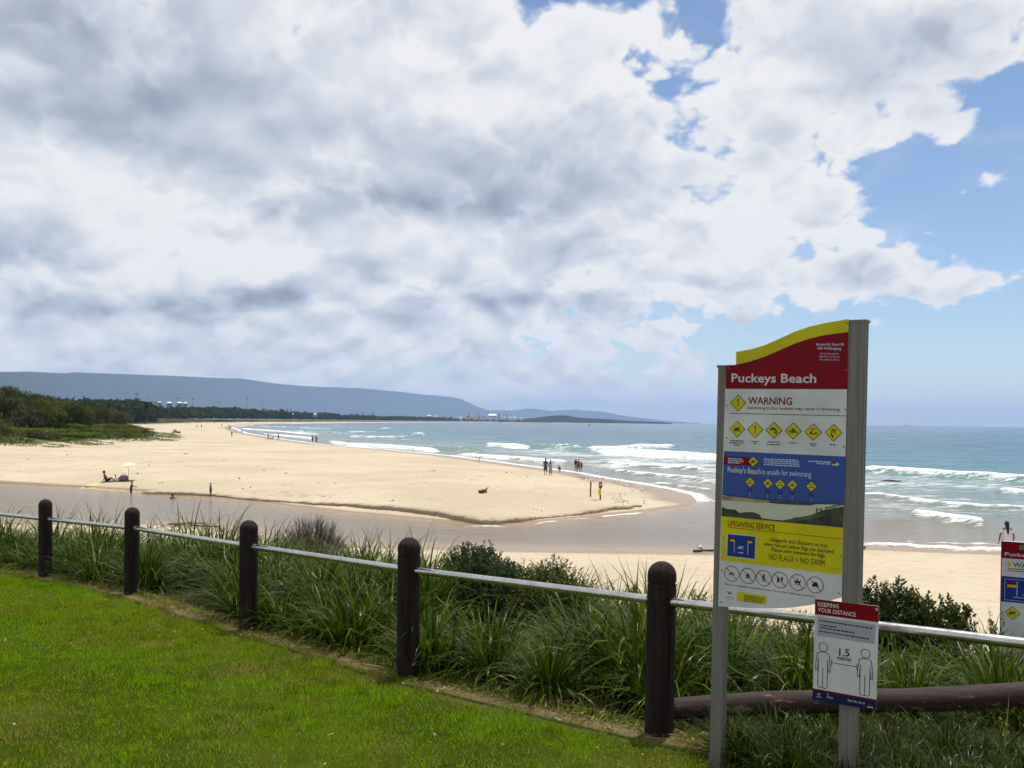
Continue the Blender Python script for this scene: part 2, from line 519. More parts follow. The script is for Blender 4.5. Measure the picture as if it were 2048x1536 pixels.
def hS(d):
    return 0.030 * np.minimum(d, 18) + 0.004 * np.clip(d - 18, 0, 120) + 0.03 * np.clip(d - 60, 0, 60) * 0.35
def land_z(x, y):
    """height of sand and far land"""
    ins = inside(x, y, LAND)
    dS = poly_dist(x, y, SEASHORE)
    dL = poly_dist(x, y, LAGOON)
    sdS = poly_dist(x, y, SCARP) * np.where(inside(x, y, SCARPIN), 1, -1)
    hs_ = np.interp(x, [q[0] for q in SCARP] + [SCARP[-1][0] + 1.5], SCARPH + [0.0])
    foot_ = 0.03 + 0.05 * np.minimum(dL, 2.5)
    hL = foot_ + hs_ * sstep(sdS, 0.25, 0.55) + 0.045 * np.clip(sdS - 0.4, 0, 9) + 0.004 * np.clip(dL - 10, 0, 100)
    bumpy = np.exp(-((x + 15.0) / 4.2) ** 2) * np.exp(-((sdS - 2.8) / 1.1) ** 2)
    hL = hL + bumpy * 1.0 * (fbm(x * 1.5, y * 1.5, 3, 21) - 0.40) + 0.06 * (fbm(x * 0.7, y * 0.7, 3, 23) - .5) * sstep(sdS, .5, 2)
    zi = SEA + np.minimum(hS(dS) + 0.02, hL)
    zi = zi + 0.10 * (fbm(x * 0.12, y * 0.12, 4, 33) - 0.5) * sstep(np.minimum(dS, dL), 3, 12)
    dn = inside(x, y, DUNE)
    dD = poly_dist(x, y, DUNELINE) * np.where(dn, 1, -1)
    near = 1 - sstep(y, 500, 1500)
    dune = (1.2 * sstep(dD, -4, 10) + (5.6 * near + 1.5) * sstep(dD, 4, 55)) * (0.75 + 0.5 * fbm(x * 0.03, y * 0.03, 3, 41))
    zi = zi + dune
    zo = SEA - np.minimum(0.04 * np.minimum(dS, dL), 1.2) - 0.02
    z = np.where(ins, zi, zo)
    nin = inside(x, y, NEAR)
    dN = poly_dist(x, y, NEARSHORE)
    zn = np.where(nin, SEA + 0.02 + 0.032 * np.minimum(dN, 18) + 0.05 * (fbm(x * .5, y * .5, 3, 55) - 0.5) * sstep(dN, 1, 5), SEA - 0.02 - np.minimum(0.04 * dN, 1.2))
    z = np.maximum(z, zn)
    shore = np.where(nin, dN, np.where(ins, np.minimum(dS, dL), 0))
    return z, ins, dS, dL, dD, dN, nin, shore

def polar_grid(ys, cols, amax_l, amax_r):
    a = np.concatenate([np.linspace(-2.6, -amax_l - .02, 40), np.linspace(-amax_l, amax_r, cols), np.linspace(amax_r + .02, 2.6, 40)])
    Y, A = np.meshgrid(ys, a, indexing='ij')
    return Y * A, Y, A      # a is the tangent of the bearing

ys = np.concatenate([np.arange(12, 34, 0.6), np.arange(34, 42, 0.2), np.arange(42, 76, 0.16), np.geomspace(76, 700, 210), np.geomspace(715, 26500, 70)])
X, Y, A = polar_grid(ys, 560, 0.72, 0.72)
Z, ins, dS, dL, dD, dN, nin, shore = land_z(X, Y)
me = np_mesh('beach', np.stack([X, Y, Z], -1), grid_quads(*X.shape), smooth=True)
wetv = np.where(nin, 1 - sstep(dN, 0.3, 2.6), np.where(ins, np.maximum(1 - sstep(dL, 0.15, 1.0), (1 - sstep(dS, 1.0, 5.0 + 0.012 * Y)) * 1.0), 1.0))
tipw = np.exp(-((X - 11.5) / 3.2) ** 2) * np.exp(-((Y - 66) / 9.0) ** 2)
wetv = np.maximum(wetv, np.clip(tipw * 0.62, 0, 0.62))
attr(me, 'wet', wetv.ravel())
attr(me, 'veg', (sstep(dD, -1.0, 5.0) * np.where(ins, 1, 0)).ravel())
beach = tag(link('beach', me, M_SAND), kind='structure')

# the little cliff the stream has cut into the sand
sp = np.array(SCARP); seglen = np.r_[0, np.cumsum(np.hypot(*np.diff(sp, axis=0).T))]
ss = np.arange(0, seglen[-1], .09)
cx_, cy_ = np.interp(ss, seglen, sp[:, 0]), np.interp(ss, seglen, sp[:, 1]); ch_ = np.interp(ss, seglen, SCARPH)
k5 = np.ones(15) / 15
cxs, cys = np.convolve(np.pad(cx_, 7, 'edge'), k5, 'valid'), np.convolve(np.pad(cy_, 7, 'edge'), k5, 'valid')
tx, ty = np.gradient(cxs), np.gradient(cys); tl = np.hypot(tx, ty); nx_, ny_ = -ty / tl, tx / tl
j = (fbm(ss * .8, ss * 0, 4, 15) - .5) * .55 + (fbm(ss * 3.5, ss * 0 + 3, 3, 16) - .5) * .22
top_h = ch_ * (.72 + .55 * fbm(ss * 1.3, ss * 0, 3, 19))
rows = []
def srow(o, zf):
    x, y = cxs + nx_ * o, cys + ny_ * o
    return x, y, zf(x, y)
zback = land_z(cxs + nx_ * 1.0, cys + ny_ * 1.0)[0]; zfoot = land_z(cxs - nx_ * .45, cys - ny_ * .45)[0]
lipz = np.maximum(zback - .015, zfoot + .01)
x, y = cxs + nx_ * (j - .16), cys + ny_ * (j - .16); rows.append(np.stack([x, y, zfoot - .05], -1))
for f, o in ((.12, -.05), (.35, -.01), (.6, -.03), (.85, .01), (1.0, .02)):
    jj = j + o + (fbm(ss * 5, ss * 0 + f * 9, 3, 18) - .5) * .10
    rows.append(np.stack([cxs + nx_ * jj, cys + ny_ * jj, zfoot + (lipz - zfoot) * f], -1))
rows.append(np.stack([cxs + nx_ * .95, cys + ny_ * .95, np.maximum(zback + .012, lipz)], -1))
rows.append(np.stack([cxs + nx_ * 1.5, cys + ny_ * 1.5, land_z(cxs + nx_ * 1.5, cys + ny_ * 1.5)[0] - .03], -1))
V = np.array(rows)
me = np_mesh('sand_scarp', V, grid_quads(V.shape[0], V.shape[1]))
wv = np.zeros(V.shape[:2]); wv[0] = .95; wv[1] = .85; wv[2] = .8; wv[3] = .62; wv[4] = .45
attr(me, 'wet', wv.ravel()); attr(me, 'veg', np.zeros(wv.size))
tag(link('sand_scarp', me, M_SAND), kind='structure')

# lawn
tv, dv = np.linspace(-9, 34, 260), np.linspace(-16, 0.5, 110)
TT, DD = np.meshgrid(tv, dv, indexing='ij')
LX, LY = from_td(TT, DD)
LZ = lawn_z(LX, LY) + 0.03 * (fbm(LX * 0.9, LY * 0.9, 4, 77) - 0.5) - 0.25 * sstep(DD, 0.25, 0.5)
me = np_mesh('lawn', np.stack([LX, LY, LZ], -1), grid_quads(*LX.shape)[:, ::-1], smooth=True)
def dryness(x, y):
    tt, dd = fence_td(x, y)
    edge = np.exp(-((dd + 0.10 + 0.25 * (fbm(tt * 0.8, tt * 0.1, 3, 61) - 0.5)) / 0.12) ** 2) * sstep(fbm(x * 1.2, y * 1.2, 3, 64), 0.25, 0.5)
    edge = np.maximum(edge, sstep(dd, 0.0, 0.3) * 0.4)
    return np.clip(edge, 0, 1)
attr(me, 'dry', dryness(LX, LY).ravel())
tag(link('lawn', me, M_LAWN), kind='structure')

# bank below the fence
tv, dv = np.linspace(-16, 60, 300), np.concatenate([np.linspace(0.1, 6, 60), np.linspace(6.2, 34, 90)])
TT, DD = np.meshgrid(tv, dv, indexing='ij')
BX, BY = from_td(TT, DD)
me = np_mesh('bank', np.stack([BX, BY, bank_z(BX, BY)], -1), grid_quads(*BX.shape)[:, ::-1], smooth=True)
tag(link('bank', me, M_BANK), kind='structure')

# ------------------------------------------------------------------ the sea
def tanbear(px, py):
    r = ray(px, py); return r.x
ys = np.concatenate([np.arange(30, 110, 0.30), np.geomspace(110.3, 700, 260), np.geomspace(706, 26500, 110)])
X, Y, A = polar_grid(ys, 620, 0.74, 0.74)
ins = inside(X, Y, LAND)
dS = poly_dist(X, Y, SEASHORE); dL = poly_dist(X, Y, LAGOON[3:]); dN = poly_dist(X, Y, NEARSHORE)
# the mouth of the lagoon: brown and calm upstream, mixing into the sea past the tip of the spit
mouth = np.clip((X + 2.0) / 26.0 + np.clip((Y - 44) / 60, 0, 1) * sstep(X, 8, 20), 0, 1)
lag = 1 - sstep(X + 0.35 * (Y - 50), -2, 22)
lag = lag * np.where(Y < 90, 1, 0) + 0
tip = SEASHORE[0]
beyond = sstep((X - tip[0]) * 0.9 + (Y - tip[1]) * 0.45, -6, 12)
lag = np.clip(1 - beyond, 0, 1) * np.where(Y < 80, 1.0, 0.0)
lag = np.where(ins, 0, lag)
deep = np.clip(np.minimum(dS, dN * 1.4) / 170.0, 0, 1) ** 0.8
deep = np.maximum(deep * 0.75, sstep(Y, 150, 1500) * 0.75 + 0.25 * sstep(Y, 400, 4000)) * sstep(np.minimum(dS, dN), 0, 30)
deep = np.minimum(deep, sstep(Y, 45, 130) * 0.8 + 0.2)
foam = np.zeros_like(X); Hh = np.zeros_like(X); lift = np.zeros_like(X)
# breakers: crest line, height of the swell, reach of the white water towards the shore, strength
WAVES = [
    ([(965, 890), (1016, 893), (1066, 897)], .55, 10, 1.1), ([(1060, 897), (1104, 898), (1170, 900)], .85, 1.2, .55), ([(1165, 901), (1227, 899), (1298, 896), (1360, 893)], .6, 7, 1.0),
    ([(1180, 906), (1260, 909), (1330, 912), (1410, 917), (1460, 921)], .7, 9, 1.15), ([(905, 911), (967, 914), (1010, 917), (1080, 923), (1150, 929)], .35, 6, .95),
    ([(1190, 925), (1260, 931), (1330, 935), (1425, 943)], .30, 4, .75), ([(1215, 943), (1280, 950), (1350, 956), (1430, 966)], .25, 3, .7), ([(1300, 966), (1370, 974), (1440, 986)], .12, 2.2, .65),
    ([(755, 862), (772, 859), (788, 862)], 1.1, 6, .95), ([(815, 875), (836, 870.5), (852, 873)], 1.1, 6, 1.0), ([(690, 864), (740, 864.5), (765, 863)], .3, 5, .7), ([(690, 874), (760, 875), (825, 875)], .35, 6, .8),
    ([(640, 882), (700, 891), (780, 895), (830, 899), (890, 906)], .45, 11, 1.1), ([(840, 898), (900, 900), (970, 904)], .5, 3, .45), ([(520, 868), (570, 872), (640, 880)], .4, 10, 1.0), ([(470, 857), (520, 860), (590, 866), (650, 870)], .4, 16, 1.0),
    ([(480, 850), (530, 853), (600, 856), (680, 859)], .4, 14, .8), ([(520, 847.5), (620, 849.5), (720, 851)], .4, 22, .7), ([(560, 862), (640, 865), (720, 868)], .3, 8, .7),
    ([(1690, 941), (1740, 944), (1800, 948), (1869, 951), (1960, 957), (2060, 965), (2200, 975)], .55, 3.0, 1.0), ([(1990, 982), (2030, 984), (2100, 990)], .25, 2.5, 1.0),
    ([(1690, 966), (1760, 968), (1830, 972)], .12, 2.2, .6), ([(1690, 986), (1726, 990), (1800, 999), (1891, 1010), (1970, 1016), (2060, 1022), (2200, 1030)], .20, 1.8, .85),
    ([(1812, 1034), (1835, 1033), (1880, 1039), (1925, 1045), (1980, 1050)], .28, 1.5, 1.0), ([(1740, 1045), (1800, 1046), (1840, 1044)], .14, .6, .2),
    ([(1690, 1085), (1730, 1090), (1790, 1092), (1850, 1095), (1930, 1100), (2020, 1103), (2200, 1110)], .06, .7, .85), ([(1790, 1086), (1850, 1090), (1930, 1092), (2030, 1097)], .05, .5, .55),
    ([(860, 1047), (940, 1053), (1030, 1055)], .03, 1.2, .35), ([(1195, 1034), (1240, 1030), (1290, 1026)], .03, .4, .8), ([(1060, 1050), (1130, 1041), (1200, 1034)], .02, .25, .6),
    ([(1390, 990), (1420, 999), (1440, 1012)], .06, .9, .7), ([(880, 838 + 12), (980, 852), (1120, 853)], .35, 8, .25),
]
for pts, amp, reach, stren in WAVES:
    w = [on_level(a, b, SEA) for a, b in pts]
    ta = np.array([p.x / p.y for p in w]); yy = np.array([p.y for p in w])
    o = np.argsort(ta); ta, yy = ta[o], yy[o]
    yc = np.interp(A, ta, yy)
    ext = (ta[-1] - ta[0])
    endf = sstep(A, ta[0] - 0.004, ta[0] + 0.10 * ext + 0.004) * (1 - sstep(A, ta[-1] - 0.10 * ext - 0.004, ta[-1] + 0.004))
    s = yc + (fbm(A * 45, A * 0 + yy[0], 4, int(yy[0])) - 0.5) * min(7.0, 1.1 * reach + 0.5) - Y
    wl = 0.8 + 1.2 * amp * (1 + yy.mean() / 200)
    prof = np.where(s > 0, np.exp(-(s / wl) ** 2), np.exp(-(s / (2.6 * wl)) ** 2))
    Hh += 1.35 * amp * prof * endf
    pat = 0.55 + 0.9 * fbm(A * 70, A * 0 + yy[0] * .37, 3, int(yy[0]) + 5)
    ridge_ = np.where(s > 0, np.exp(-(s / (0.30 * reach + .25)) ** 2), np.exp(-(s / (.55 * wl)) ** 2)) * 1.15
    trail = np.where(s > 0, .78 * np.clip(1 - s / (2.1 * reach), 0, 1), 0)
    fo = np.maximum(ridge_ * pat, trail * (.5 + .5 * pat)) * endf * stren
    foam = np.maximum(foam, fo)
    lift = np.maximum(lift, endf * np.exp(-((s - 0.9 * wl) / (1.1 * wl)) ** 2) * (0.9 if stren < 0.6 else 0.5) * min(1, amp * 1.5))
# thin foam left lying between the breakers
zone = sstep(dS, 1, 8) * (1 - sstep(dS, 35, 75)) * sstep(Y, 66, 85) * (1 - sstep(Y, 500, 1100))
zoneR = sstep(Y, 45, 50) * (1 - sstep(Y, 84, 92)) * sstep(A, 0.34, 0.40) 
foam = np.maximum(foam, (0.34 + .24 * sstep(X, -4, 8) * (1 - sstep(dS, 20, 50))) * zone * sstep(fbm(X * .06, Y * .06, 3, 91), 0.25, 0.58))
foam = np.maximum(foam, 0.40 * zoneR * sstep(fbm(X * .10, Y * .10, 3, 92), 0.30, 0.6))
edge = (1 - sstep(dS, 0.5, 1.6 + 0.004 * Y)) * sstep(Y, 60, 66)
foam = np.maximum(foam, 0.8 * edge)
far = (1 - sstep(dS, 6, 30)) * sstep(Y, 900, 1300)
foam = np.maximum(foam, 1.0 * far)
swell = (0.10 * np.sin((Y * 0.92 + X * 0.2) * 0.34 + 3 * fbm(X * .02, Y * .02, 2, 5)) + 0.16 * (fbm(X * 0.11, Y * 0.24, 4, 12) - 0.5) * 2) * sstep(Y, 60, 120) * sstep(dS, 4, 40) * (1 - sstep(Y, 800, 2500))
Zs = SEA + Hh + swell
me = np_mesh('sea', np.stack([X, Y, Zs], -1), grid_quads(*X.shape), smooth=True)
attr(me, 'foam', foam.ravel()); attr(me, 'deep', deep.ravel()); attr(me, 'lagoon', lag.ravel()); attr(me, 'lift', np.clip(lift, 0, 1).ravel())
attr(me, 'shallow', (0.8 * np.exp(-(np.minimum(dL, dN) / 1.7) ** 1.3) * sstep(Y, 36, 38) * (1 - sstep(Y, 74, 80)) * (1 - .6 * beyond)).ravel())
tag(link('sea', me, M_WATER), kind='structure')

# ------------------------------------------------------------------ mountains
def ridge(name, prof, y0, y1, depth, rough, seed):
    px = np.array([p[0] for p in prof]); py = np.array([p[1] for p in prof])
    cols = np.linspace(px[0], px[-1], 260 if px[0] > -600 else 520)
    ry = np.interp(cols, px, py) + (fbm(cols * 0.03, cols * 0, 4, seed) - 0.5) * rough
    ryd = np.interp(cols, [max(px[0], -500), px[-1]], [y0, y1])
    top = np.array([list(at(c, r, d)) for c, r, d in zip(cols, ry, ryd)])
    rows = []
    fr = np.linspace(0, 1, 26)
    for f in fr:
        prof_h = 0.30 * f + 0.70 * sstep(np.array(f), 0.30, 1.0)
        dy_ = depth * (1 - f)
        s = 1 - dy_ / ryd
        z = SEA - 2 + (top[:, 2] - SEA + 2) * prof_h
        gul = (fbm(cols * 0.035, cols * 0 + f * 2.2, 4, seed + 3) - 0.5) * depth * 0.38 * math.sin(math.pi * f)
        rows.append(np.stack([top[:, 0] * (s + gul / ryd), top[:, 1] * (s + gul / ryd), z], -1))
    rows.append(np.stack([top[:, 0] * 1.1, top[:, 1] * 1.1, top[:, 2] * 0 + SEA - 2], -1))
    V = np.array(rows)
    me = np_mesh(name, V, grid_quads(V.shape[0], V.shape[1]), smooth=True)
    return tag(link(name, me, M_HILL), kind='structure')
ridge('escarpment', [(-2600, 770), (-1500, 758), (-500, 752), (-250, 748), (0, 744), (60, 743), (130, 746.5), (150, 744.5), (165, 745), (300, 750), (420, 755), (480, 757), (520, 762), (560, 768), (640, 774), (720, 776.5), (800, 784), (870, 791), (905, 794), (925, 799), (950, 811), (970, 818), (985, 824), (1010, 838)], 3100, 22000, 1300, 1.6, 5)
ridge('distant_hills', [(880, 842), (930, 820), (990, 820.5), (1030, 821), (1055, 816.5), (1075, 818), (1100, 822), (1150, 819), (1180, 821.5), (1210, 824), (1245, 831), (1330, 841), (1400, 846.5)], 24000, 25000, 4000, 1.2, 8)
ridge('headland', [(980, 846), (1010, 840.5), (1045, 838), (1070, 836), (1090, 832.5), (1115, 830.5), (1135, 831), (1150, 834), (1170, 836), (1210, 838.5), (1250, 841), (1290, 843), (1330, 844.8), (1345, 847)], 5750, 5750, 300, 1.2, 12)

# ------------------------------------------------------------------ air
M_HAZE = bpy.data.materials.new('haze')
M_HAZE.use_nodes = True
t = NT(M_HAZE.node_tree); t.n.clear()
hz_out = t.node('ShaderNodeOutputMaterial')
pv = t.node('ShaderNodeVolumePrincipled')
pv.inputs['Color'].default_value = (.45, .645, 1.0, 1)
pv.inputs['Density'].default_value = 5.4e-5
pv.inputs['Anisotropy'].default_value = 0.0
t.l.new(pv.outputs[0], hz_out.inputs['Volume'])
hx, hy0, hy1, hz0, hz1 = 29500, -400, 30500, -10.0, 640.0
me = bpy.data.meshes.new('haze')
me.from_pydata([(x, y, z) for z in (hz0, hz1) for y in (hy0, hy1) for x in (-hx, hx)], [],
               [(0, 2, 3, 1), (4, 5, 7, 6), (0, 1, 5, 4), (2, 6, 7, 3), (0, 4, 6, 2), (1, 3, 7, 5)])
tag(link('haze', me, M_HAZE), kind='stuff', label='pale blue sea haze lying over the beach and the far hills')

# ------------------------------------------------------------------ solid shapes
class MB:
    """collects shapes into one mesh"""
    def __init__(self):
        self.bm = bmesh.new()
    def tube(self, pts, rad, seg=10, cap=True):
        pts = [Vector(p) for p in pts]
        if not hasattr(rad, '__len__'): rad = [rad] * len(pts)
        rings = []
        up = None
        for i, p in enumerate(pts):
            d = (pts[min(i + 1, len(pts) - 1)] - pts[max(i - 1, 0)]).normalized()
            if up is None:
                up = d.orthogonal().normalized()
            else:
                up = (up - d * up.dot(d))
                up = up.normalized() if up.length > 1e-6 else d.orthogonal().normalized()
            sd = d.cross(up)
            rings.append([self.bm.verts.new(p + (up * math.cos(a) + sd * math.sin(a)) * rad[i]) for a in (2 * math.pi * k / seg for k in range(seg))])
        for r0, r1 in zip(rings[:-1], rings[1:]):
            for k in range(seg):
                self.bm.faces.new((r0[k], r0[(k + 1) % seg], r1[(k + 1) % seg], r1[k]))
        if cap:
            self.bm.faces.new(rings[0][::-1]); self.bm.faces.new(rings[-1])
        return self
    def box(self, c, s, rot=None):
        c = Vector(c)
        vs_ = []
        for x in (-.5, .5):
            for y in (-.5, .5):
                for z in (-.5, .5):
                    p = Vector((x * s[0], y * s[1], z * s[2]))
                    if rot is not None: p = rot @ p
                    vs_.append(self.bm.verts.new(c + p))
        for f in ((0, 1, 3, 2), (4, 6, 7, 5), (0, 4, 5, 1), (2, 3, 7, 6), (0, 2, 6, 4), (1, 5, 7, 3)):
            self.bm.faces.new([vs_[i] for i in f])
        return self
    def lathe(self, prof, c=(0, 0, 0), seg=20):
        c = Vector(c)
        rings = []
        for r, z in prof:
            if r < 1e-5:
                rings.append([self.bm.verts.new(c + Vector((0, 0, z)))])
            else:
                rings.append([self.bm.verts.new(c + Vector((r * math.cos(a), r * math.sin(a), z))) for a in (2 * math.pi * k / seg for k in range(seg))])
        for r0, r1 in zip(rings[:-1], rings[1:]):
            for k in range(seg):
                a, b = r0[k % len(r0)], r0[(k + 1) % len(r0)]
                d, e = r1[k % len(r1)], r1[(k + 1) % len(r1)]
                f = []
                for v in (a, b, e, d):
                    if v not in f: f.append(v)
                if len(f) > 2: self.bm.faces.new(f)
        return self
    def ball(self, c, r, sc=(1, 1, 1), seg=10, rings=7):
        c = Vector(c)
        pr = [(math.sin(math.pi * i / rings), -math.cos(math.pi * i / rings)) for i in range(rings + 1)]
        n0 = len(self.bm.verts)
        self.lathe([(a * r if 0 < i < rings else 0, b * r) for i, (a, b) in enumerate(pr)], (0, 0, 0), seg)
        self.bm.verts.ensure_lookup_table()
        for v in self.bm.verts[n0:]:
            v.co = Vector((v.co.x * sc[0], v.co.y * sc[1], v.co.z * sc[2])) + c
        return self
    def poly(self, pts, y=None):
        self.bm.faces.new([self.bm.verts.new(Vector(p)) for p in pts])
        return self
    def mesh(self, name, smooth=False):
        me = bpy.data.meshes.new(name)
        bmesh.ops.recalc_face_normals(self.bm, faces=self.bm.faces)
        self.bm.to_mesh(me); self.bm.free()
        if smooth:
            me.polygons.foreach_set('use_smooth', [True] * len(me.polygons))
            try: me.set_sharp_from_angle(angle=math.radians(42))
            except Exception: pass
        return me
    def build(self, name, mat, parent=None, smooth=False):
        return link(name, self.mesh(name, smooth), mat, parent)

def plain(name, col, rough=0.6, spec=0.4, metal=0.0, noise=None):
    m, t = material(name)
    t.b.inputs['Roughness'].default_value = rough
    t.b.inputs['Specular IOR Level'].default_value = spec
    t.b.inputs['Metallic'].default_value = metal
    if noise:
        sc, amt = noise
        n = t.smooth(t.noise(objco(t), sc, 5, 0.6), 0.3, 0.7, 1 - amt, 1 + amt)
        cc = t.node('ShaderNodeVectorMath', operation='SCALE')
        cc.inputs[0].default_value = col
        t.l.new(n, cc.inputs[3])
        t.l.new(cc.outputs[0], t.b.inputs['Base Color'])
    else:
        t.b.inputs['Base Color'].default_value = (*col, 1)
    return m

# dark stained timber
M_WOOD, t = material('dark_stained_timber')
co = objco(t)
grain = t.noise(t.v('MULTIPLY', co, (26, 26, 2.2)), 1.0, 5, 0.62)
c = t.mix(t.smooth(grain, 0.3, 0.72), (.009, .0058, .0052), (.026, .016, .0135))
topm = t.smooth(t.noise(co, 5.0, 5, 0.6), 0.55, 0.75)
c = t.mix(t.m('MULTIPLY', topm, 0.25), c, (.09, .05, .035))
t.put(t.b.inputs['Base Color'], c)
t.b.inputs['Roughness'].default_value = 0.8
t.b.inputs['Specular IOR Level'].default_value = 0.2
crack = t.smooth(t.noise(t.v('MULTIPLY', co, (34, 34, .9)), 1.0, 3, 0.5), 0.60, 0.66)
c2 = t.mix(t.m('MULTIPLY', crack, 0.8), c, (.004, .003, .003))
c2 = t.mix(t.m('MULTIPLY', t.smooth(t.noise(t.v('MULTIPLY', co, (9, 9, 2)), 1.0, 5, 0.7), 0.56, 0.70), 0.5), c2, (.060, .042, .034))
t.put(t.b.inputs['Base Color'], c2)
bump(t, t.m('SUBTRACT', grain, t.m('MULTIPLY', crack, 1.5)), 0.7, 0.010)
M_LOG, t = material('weathered_brown_log')
co = objco(t)
grain = t.noise(t.v('MULTIPLY', co, (2.0, 24, 24)), 1.0, 6, 0.65)
c = t.mix(t.smooth(grain, 0.3, 0.72), (.020, .011, .009), (.050, .029, .024))
chip = t.smooth(t.noise(t.v('MULTIPLY', co, (3.0, 12, 12)), 1.0, 5, 0.7), 0.60, 0.68)
c = t.mix(t.m('MULTIPLY', chip, 0.75), c, (.26, .16, .09))
t.put(t.b.inputs['Base Color'], c)
t.b.inputs['Specular IOR Level'].default_value = 0.25
t.b.inputs['Roughness'].default_value = 0.75
bump(t, grain, 0.5, 0.008)
M_STEEL, t = material('galvanised_pipe')
co = objco(t)
c = t.mix(t.smooth(t.noise(co, 9.0, 5, 0.6), 0.35, 0.7), (.62, .60, .57), (.48, .46, .43))
t.put(t.b.inputs['Base Color'], c)
t.b.inputs['Metallic'].default_value = 1.0
t.put(t.b.inputs['Roughness'], t.smooth(t.noise(co, 20.0, 4, 0.6), 0.3, 0.7, 0.20, 0.32))
M_ALU, t = material('weathered_aluminium')
co = objco(t)
str_ = t.noise(t.v('MULTIPLY', co, (60, 60, 1.6)), 1.0, 5, 0.6)
c = t.mix(t.smooth(str_, 0.3, 0.7), (.135, .128, .108), (.205, .195, .165))
c = t.mix(t.m('MULTIPLY', t.smooth(t.noise(co, 4.0, 5, 0.65), 0.58, 0.72), 0.5), c, (.12, .10, .08))
t.put(t.b.inputs['Base Color'], c)
t.b.inputs['Metallic'].default_value = 0.0
t.b.inputs['Roughness'].default_value = 0.55
t.b.inputs['Specular IOR Level'].default_value = 0.25

# ------------------------------------------------------------------ fence of round posts and a steel rail
POSTPIX = [(1318, 1465), (816, 1350), (496, 1258), (263, 1188), (91, 1154)]
feet = [on_lawn(*p) for p in POSTPIX]
fence = empty('fence', feet[2])
tag(fence, 'fence of dark round timber posts joined by one steel pipe rail along the lawn', 'fence')
inv = Vector(feet[2])
right_foot = Vector((1.03 + 1.9, 6.02 - 1.58, 0)); right_foot.z = lawn_z(right_foot.x, right_foot.y)
left_foot = feet[-1] + (feet[-1] - feet[-2]).normalized() * 2.7; left_foot.z = lawn_z(left_foot.x, left_foot.y)
allfeet = [right_foot] + feet + [left_foot]
heights = [1.17, 1.164, 1.18, 1.183, 1.186, 1.21, 1.19]
tilts = [0, .009, .003, 0.0, -.006, -.010, 0]
railz = []
for k, (f, h) in enumerate(zip(allfeet, heights)):
    r = .098
    pr = [(0, -.35), (r, -.35), (r * 1.0, h - .155), (r * .93, h - .15), (r * .93, h - .142), (r, h - .136), (r, h - .095)]
    pr += [(r * math.cos(a), h - .095 + .095 * math.sin(a)) for a in [math.radians(q) for q in (15, 30, 45, 60, 75)]] + [(0, h)]
    p = MB().lathe(pr, seg=28).build('post', M_WOOD, fence, True)
    p.location = f - inv
    p.rotation_euler = (random.uniform(-.006, .006), tilts[k], random.uniform(0, 6))
    railz.append(f + Vector((0, 0, .90)))
railz[1].z = lawn_z(railz[1].x, railz[1].y) + .895
for a, b in zip(railz[:-1], railz[1:]):
    d = (b - a).normalized()
    a2, b2 = a + d * .085, b - d * .085
    MB().tube([a2 - inv, b2 - inv], .030, 18).build('rail', M_STEEL, fence, True)
    for q, s in ((a + d * .095, 1), (b - d * .095, -1)):
        MB().tube([q - inv, q + d * s * .045 - inv], .0345, 18).build('rail_collar', M_STEEL, fence, True)

# log lying behind the sign
la, lb = at(1332, 1418, 6.12), at(2130, 1384, 6.45)
lg = []
for k in range(13):
    f = k / 12
    p = la.lerp(lb, f) + Vector((0, 0, .012 * math.sin(f * 7)))
    lg.append(p - la)
log = MB().tube(lg, [.074 + .016 * k / 12 + random.uniform(-.003, .003) for k in range(13)], 20).build('barrier_log', M_LOG, None, True)
log.location = la
tag(log, 'long brown round log lying behind the sign posts from the last fence post', 'log')

# ------------------------------------------------------------------ signs
M_RED = plain('sign_red', (.19, .003, .008), .4, .12, 0, (6, .09))
M_YEL = plain('sign_yellow', (.55, .49, .008), .4, .12, 0, (6, .09))
M_WHT = plain('sign_white', (.55, .565, .55), .4, .12, 0, (6, .09))
M_BLK = plain('sign_black', (.014, .015, .016), .5, .12)
M_MAR = plain('sign_maroon', (.17, .008, .012), .5, .12)
M_BLU = plain('sign_blue', (.018, .04, .22), .4, .12, 0, (6, .09))
M_SKY, t = material('sign_blue_picture_sky')
sepz = t.node('ShaderNodeSeparateXYZ'); t.l.new(objco(t), sepz.inputs[0])
t.put(t.b.inputs['Base Color'], t.ramp(t.smooth(sepz.outputs[2], .98, 1.36, 0, 1, 'LINEAR'), [(0, (.16, .30, .50)), (.35, (.08, .18, .42)), (1, (.045, .085, .30))]))
t.b.inputs['Roughness'].default_value = .45
t.b.inputs['Specular IOR Level'].default_value = .12
M_NAVY = plain('sign_navy', (.010, .016, .06), .45, .12)
M_GRY = plain('sign_grey', (.34, .36, .40), .4, .12)
M_CREAM = plain('sign_cream_water', (.50, .52, .38), .4, .4)
M_PSAND = plain('sign_picture_sand', (.34, .26, .17), .4, .4, 0, (8, .4))
M_PBUSH = plain('sign_picture_bush', (.035, .04, .025), .4, .4, 0, (14, .6))
M_PGRN = plain('sign_picture_green', (.07, .11, .03), .4, .4, 0, (14, .5))
M_PSEA = plain('sign_picture_sea', (.02, .045, .13), .4, .4)
M_GREEN = plain('sign_green', (.03, .20, .06), .4, .4)
M_PALEB = plain('sign_pale_blue', (.50, .57, .75), .4, .4)

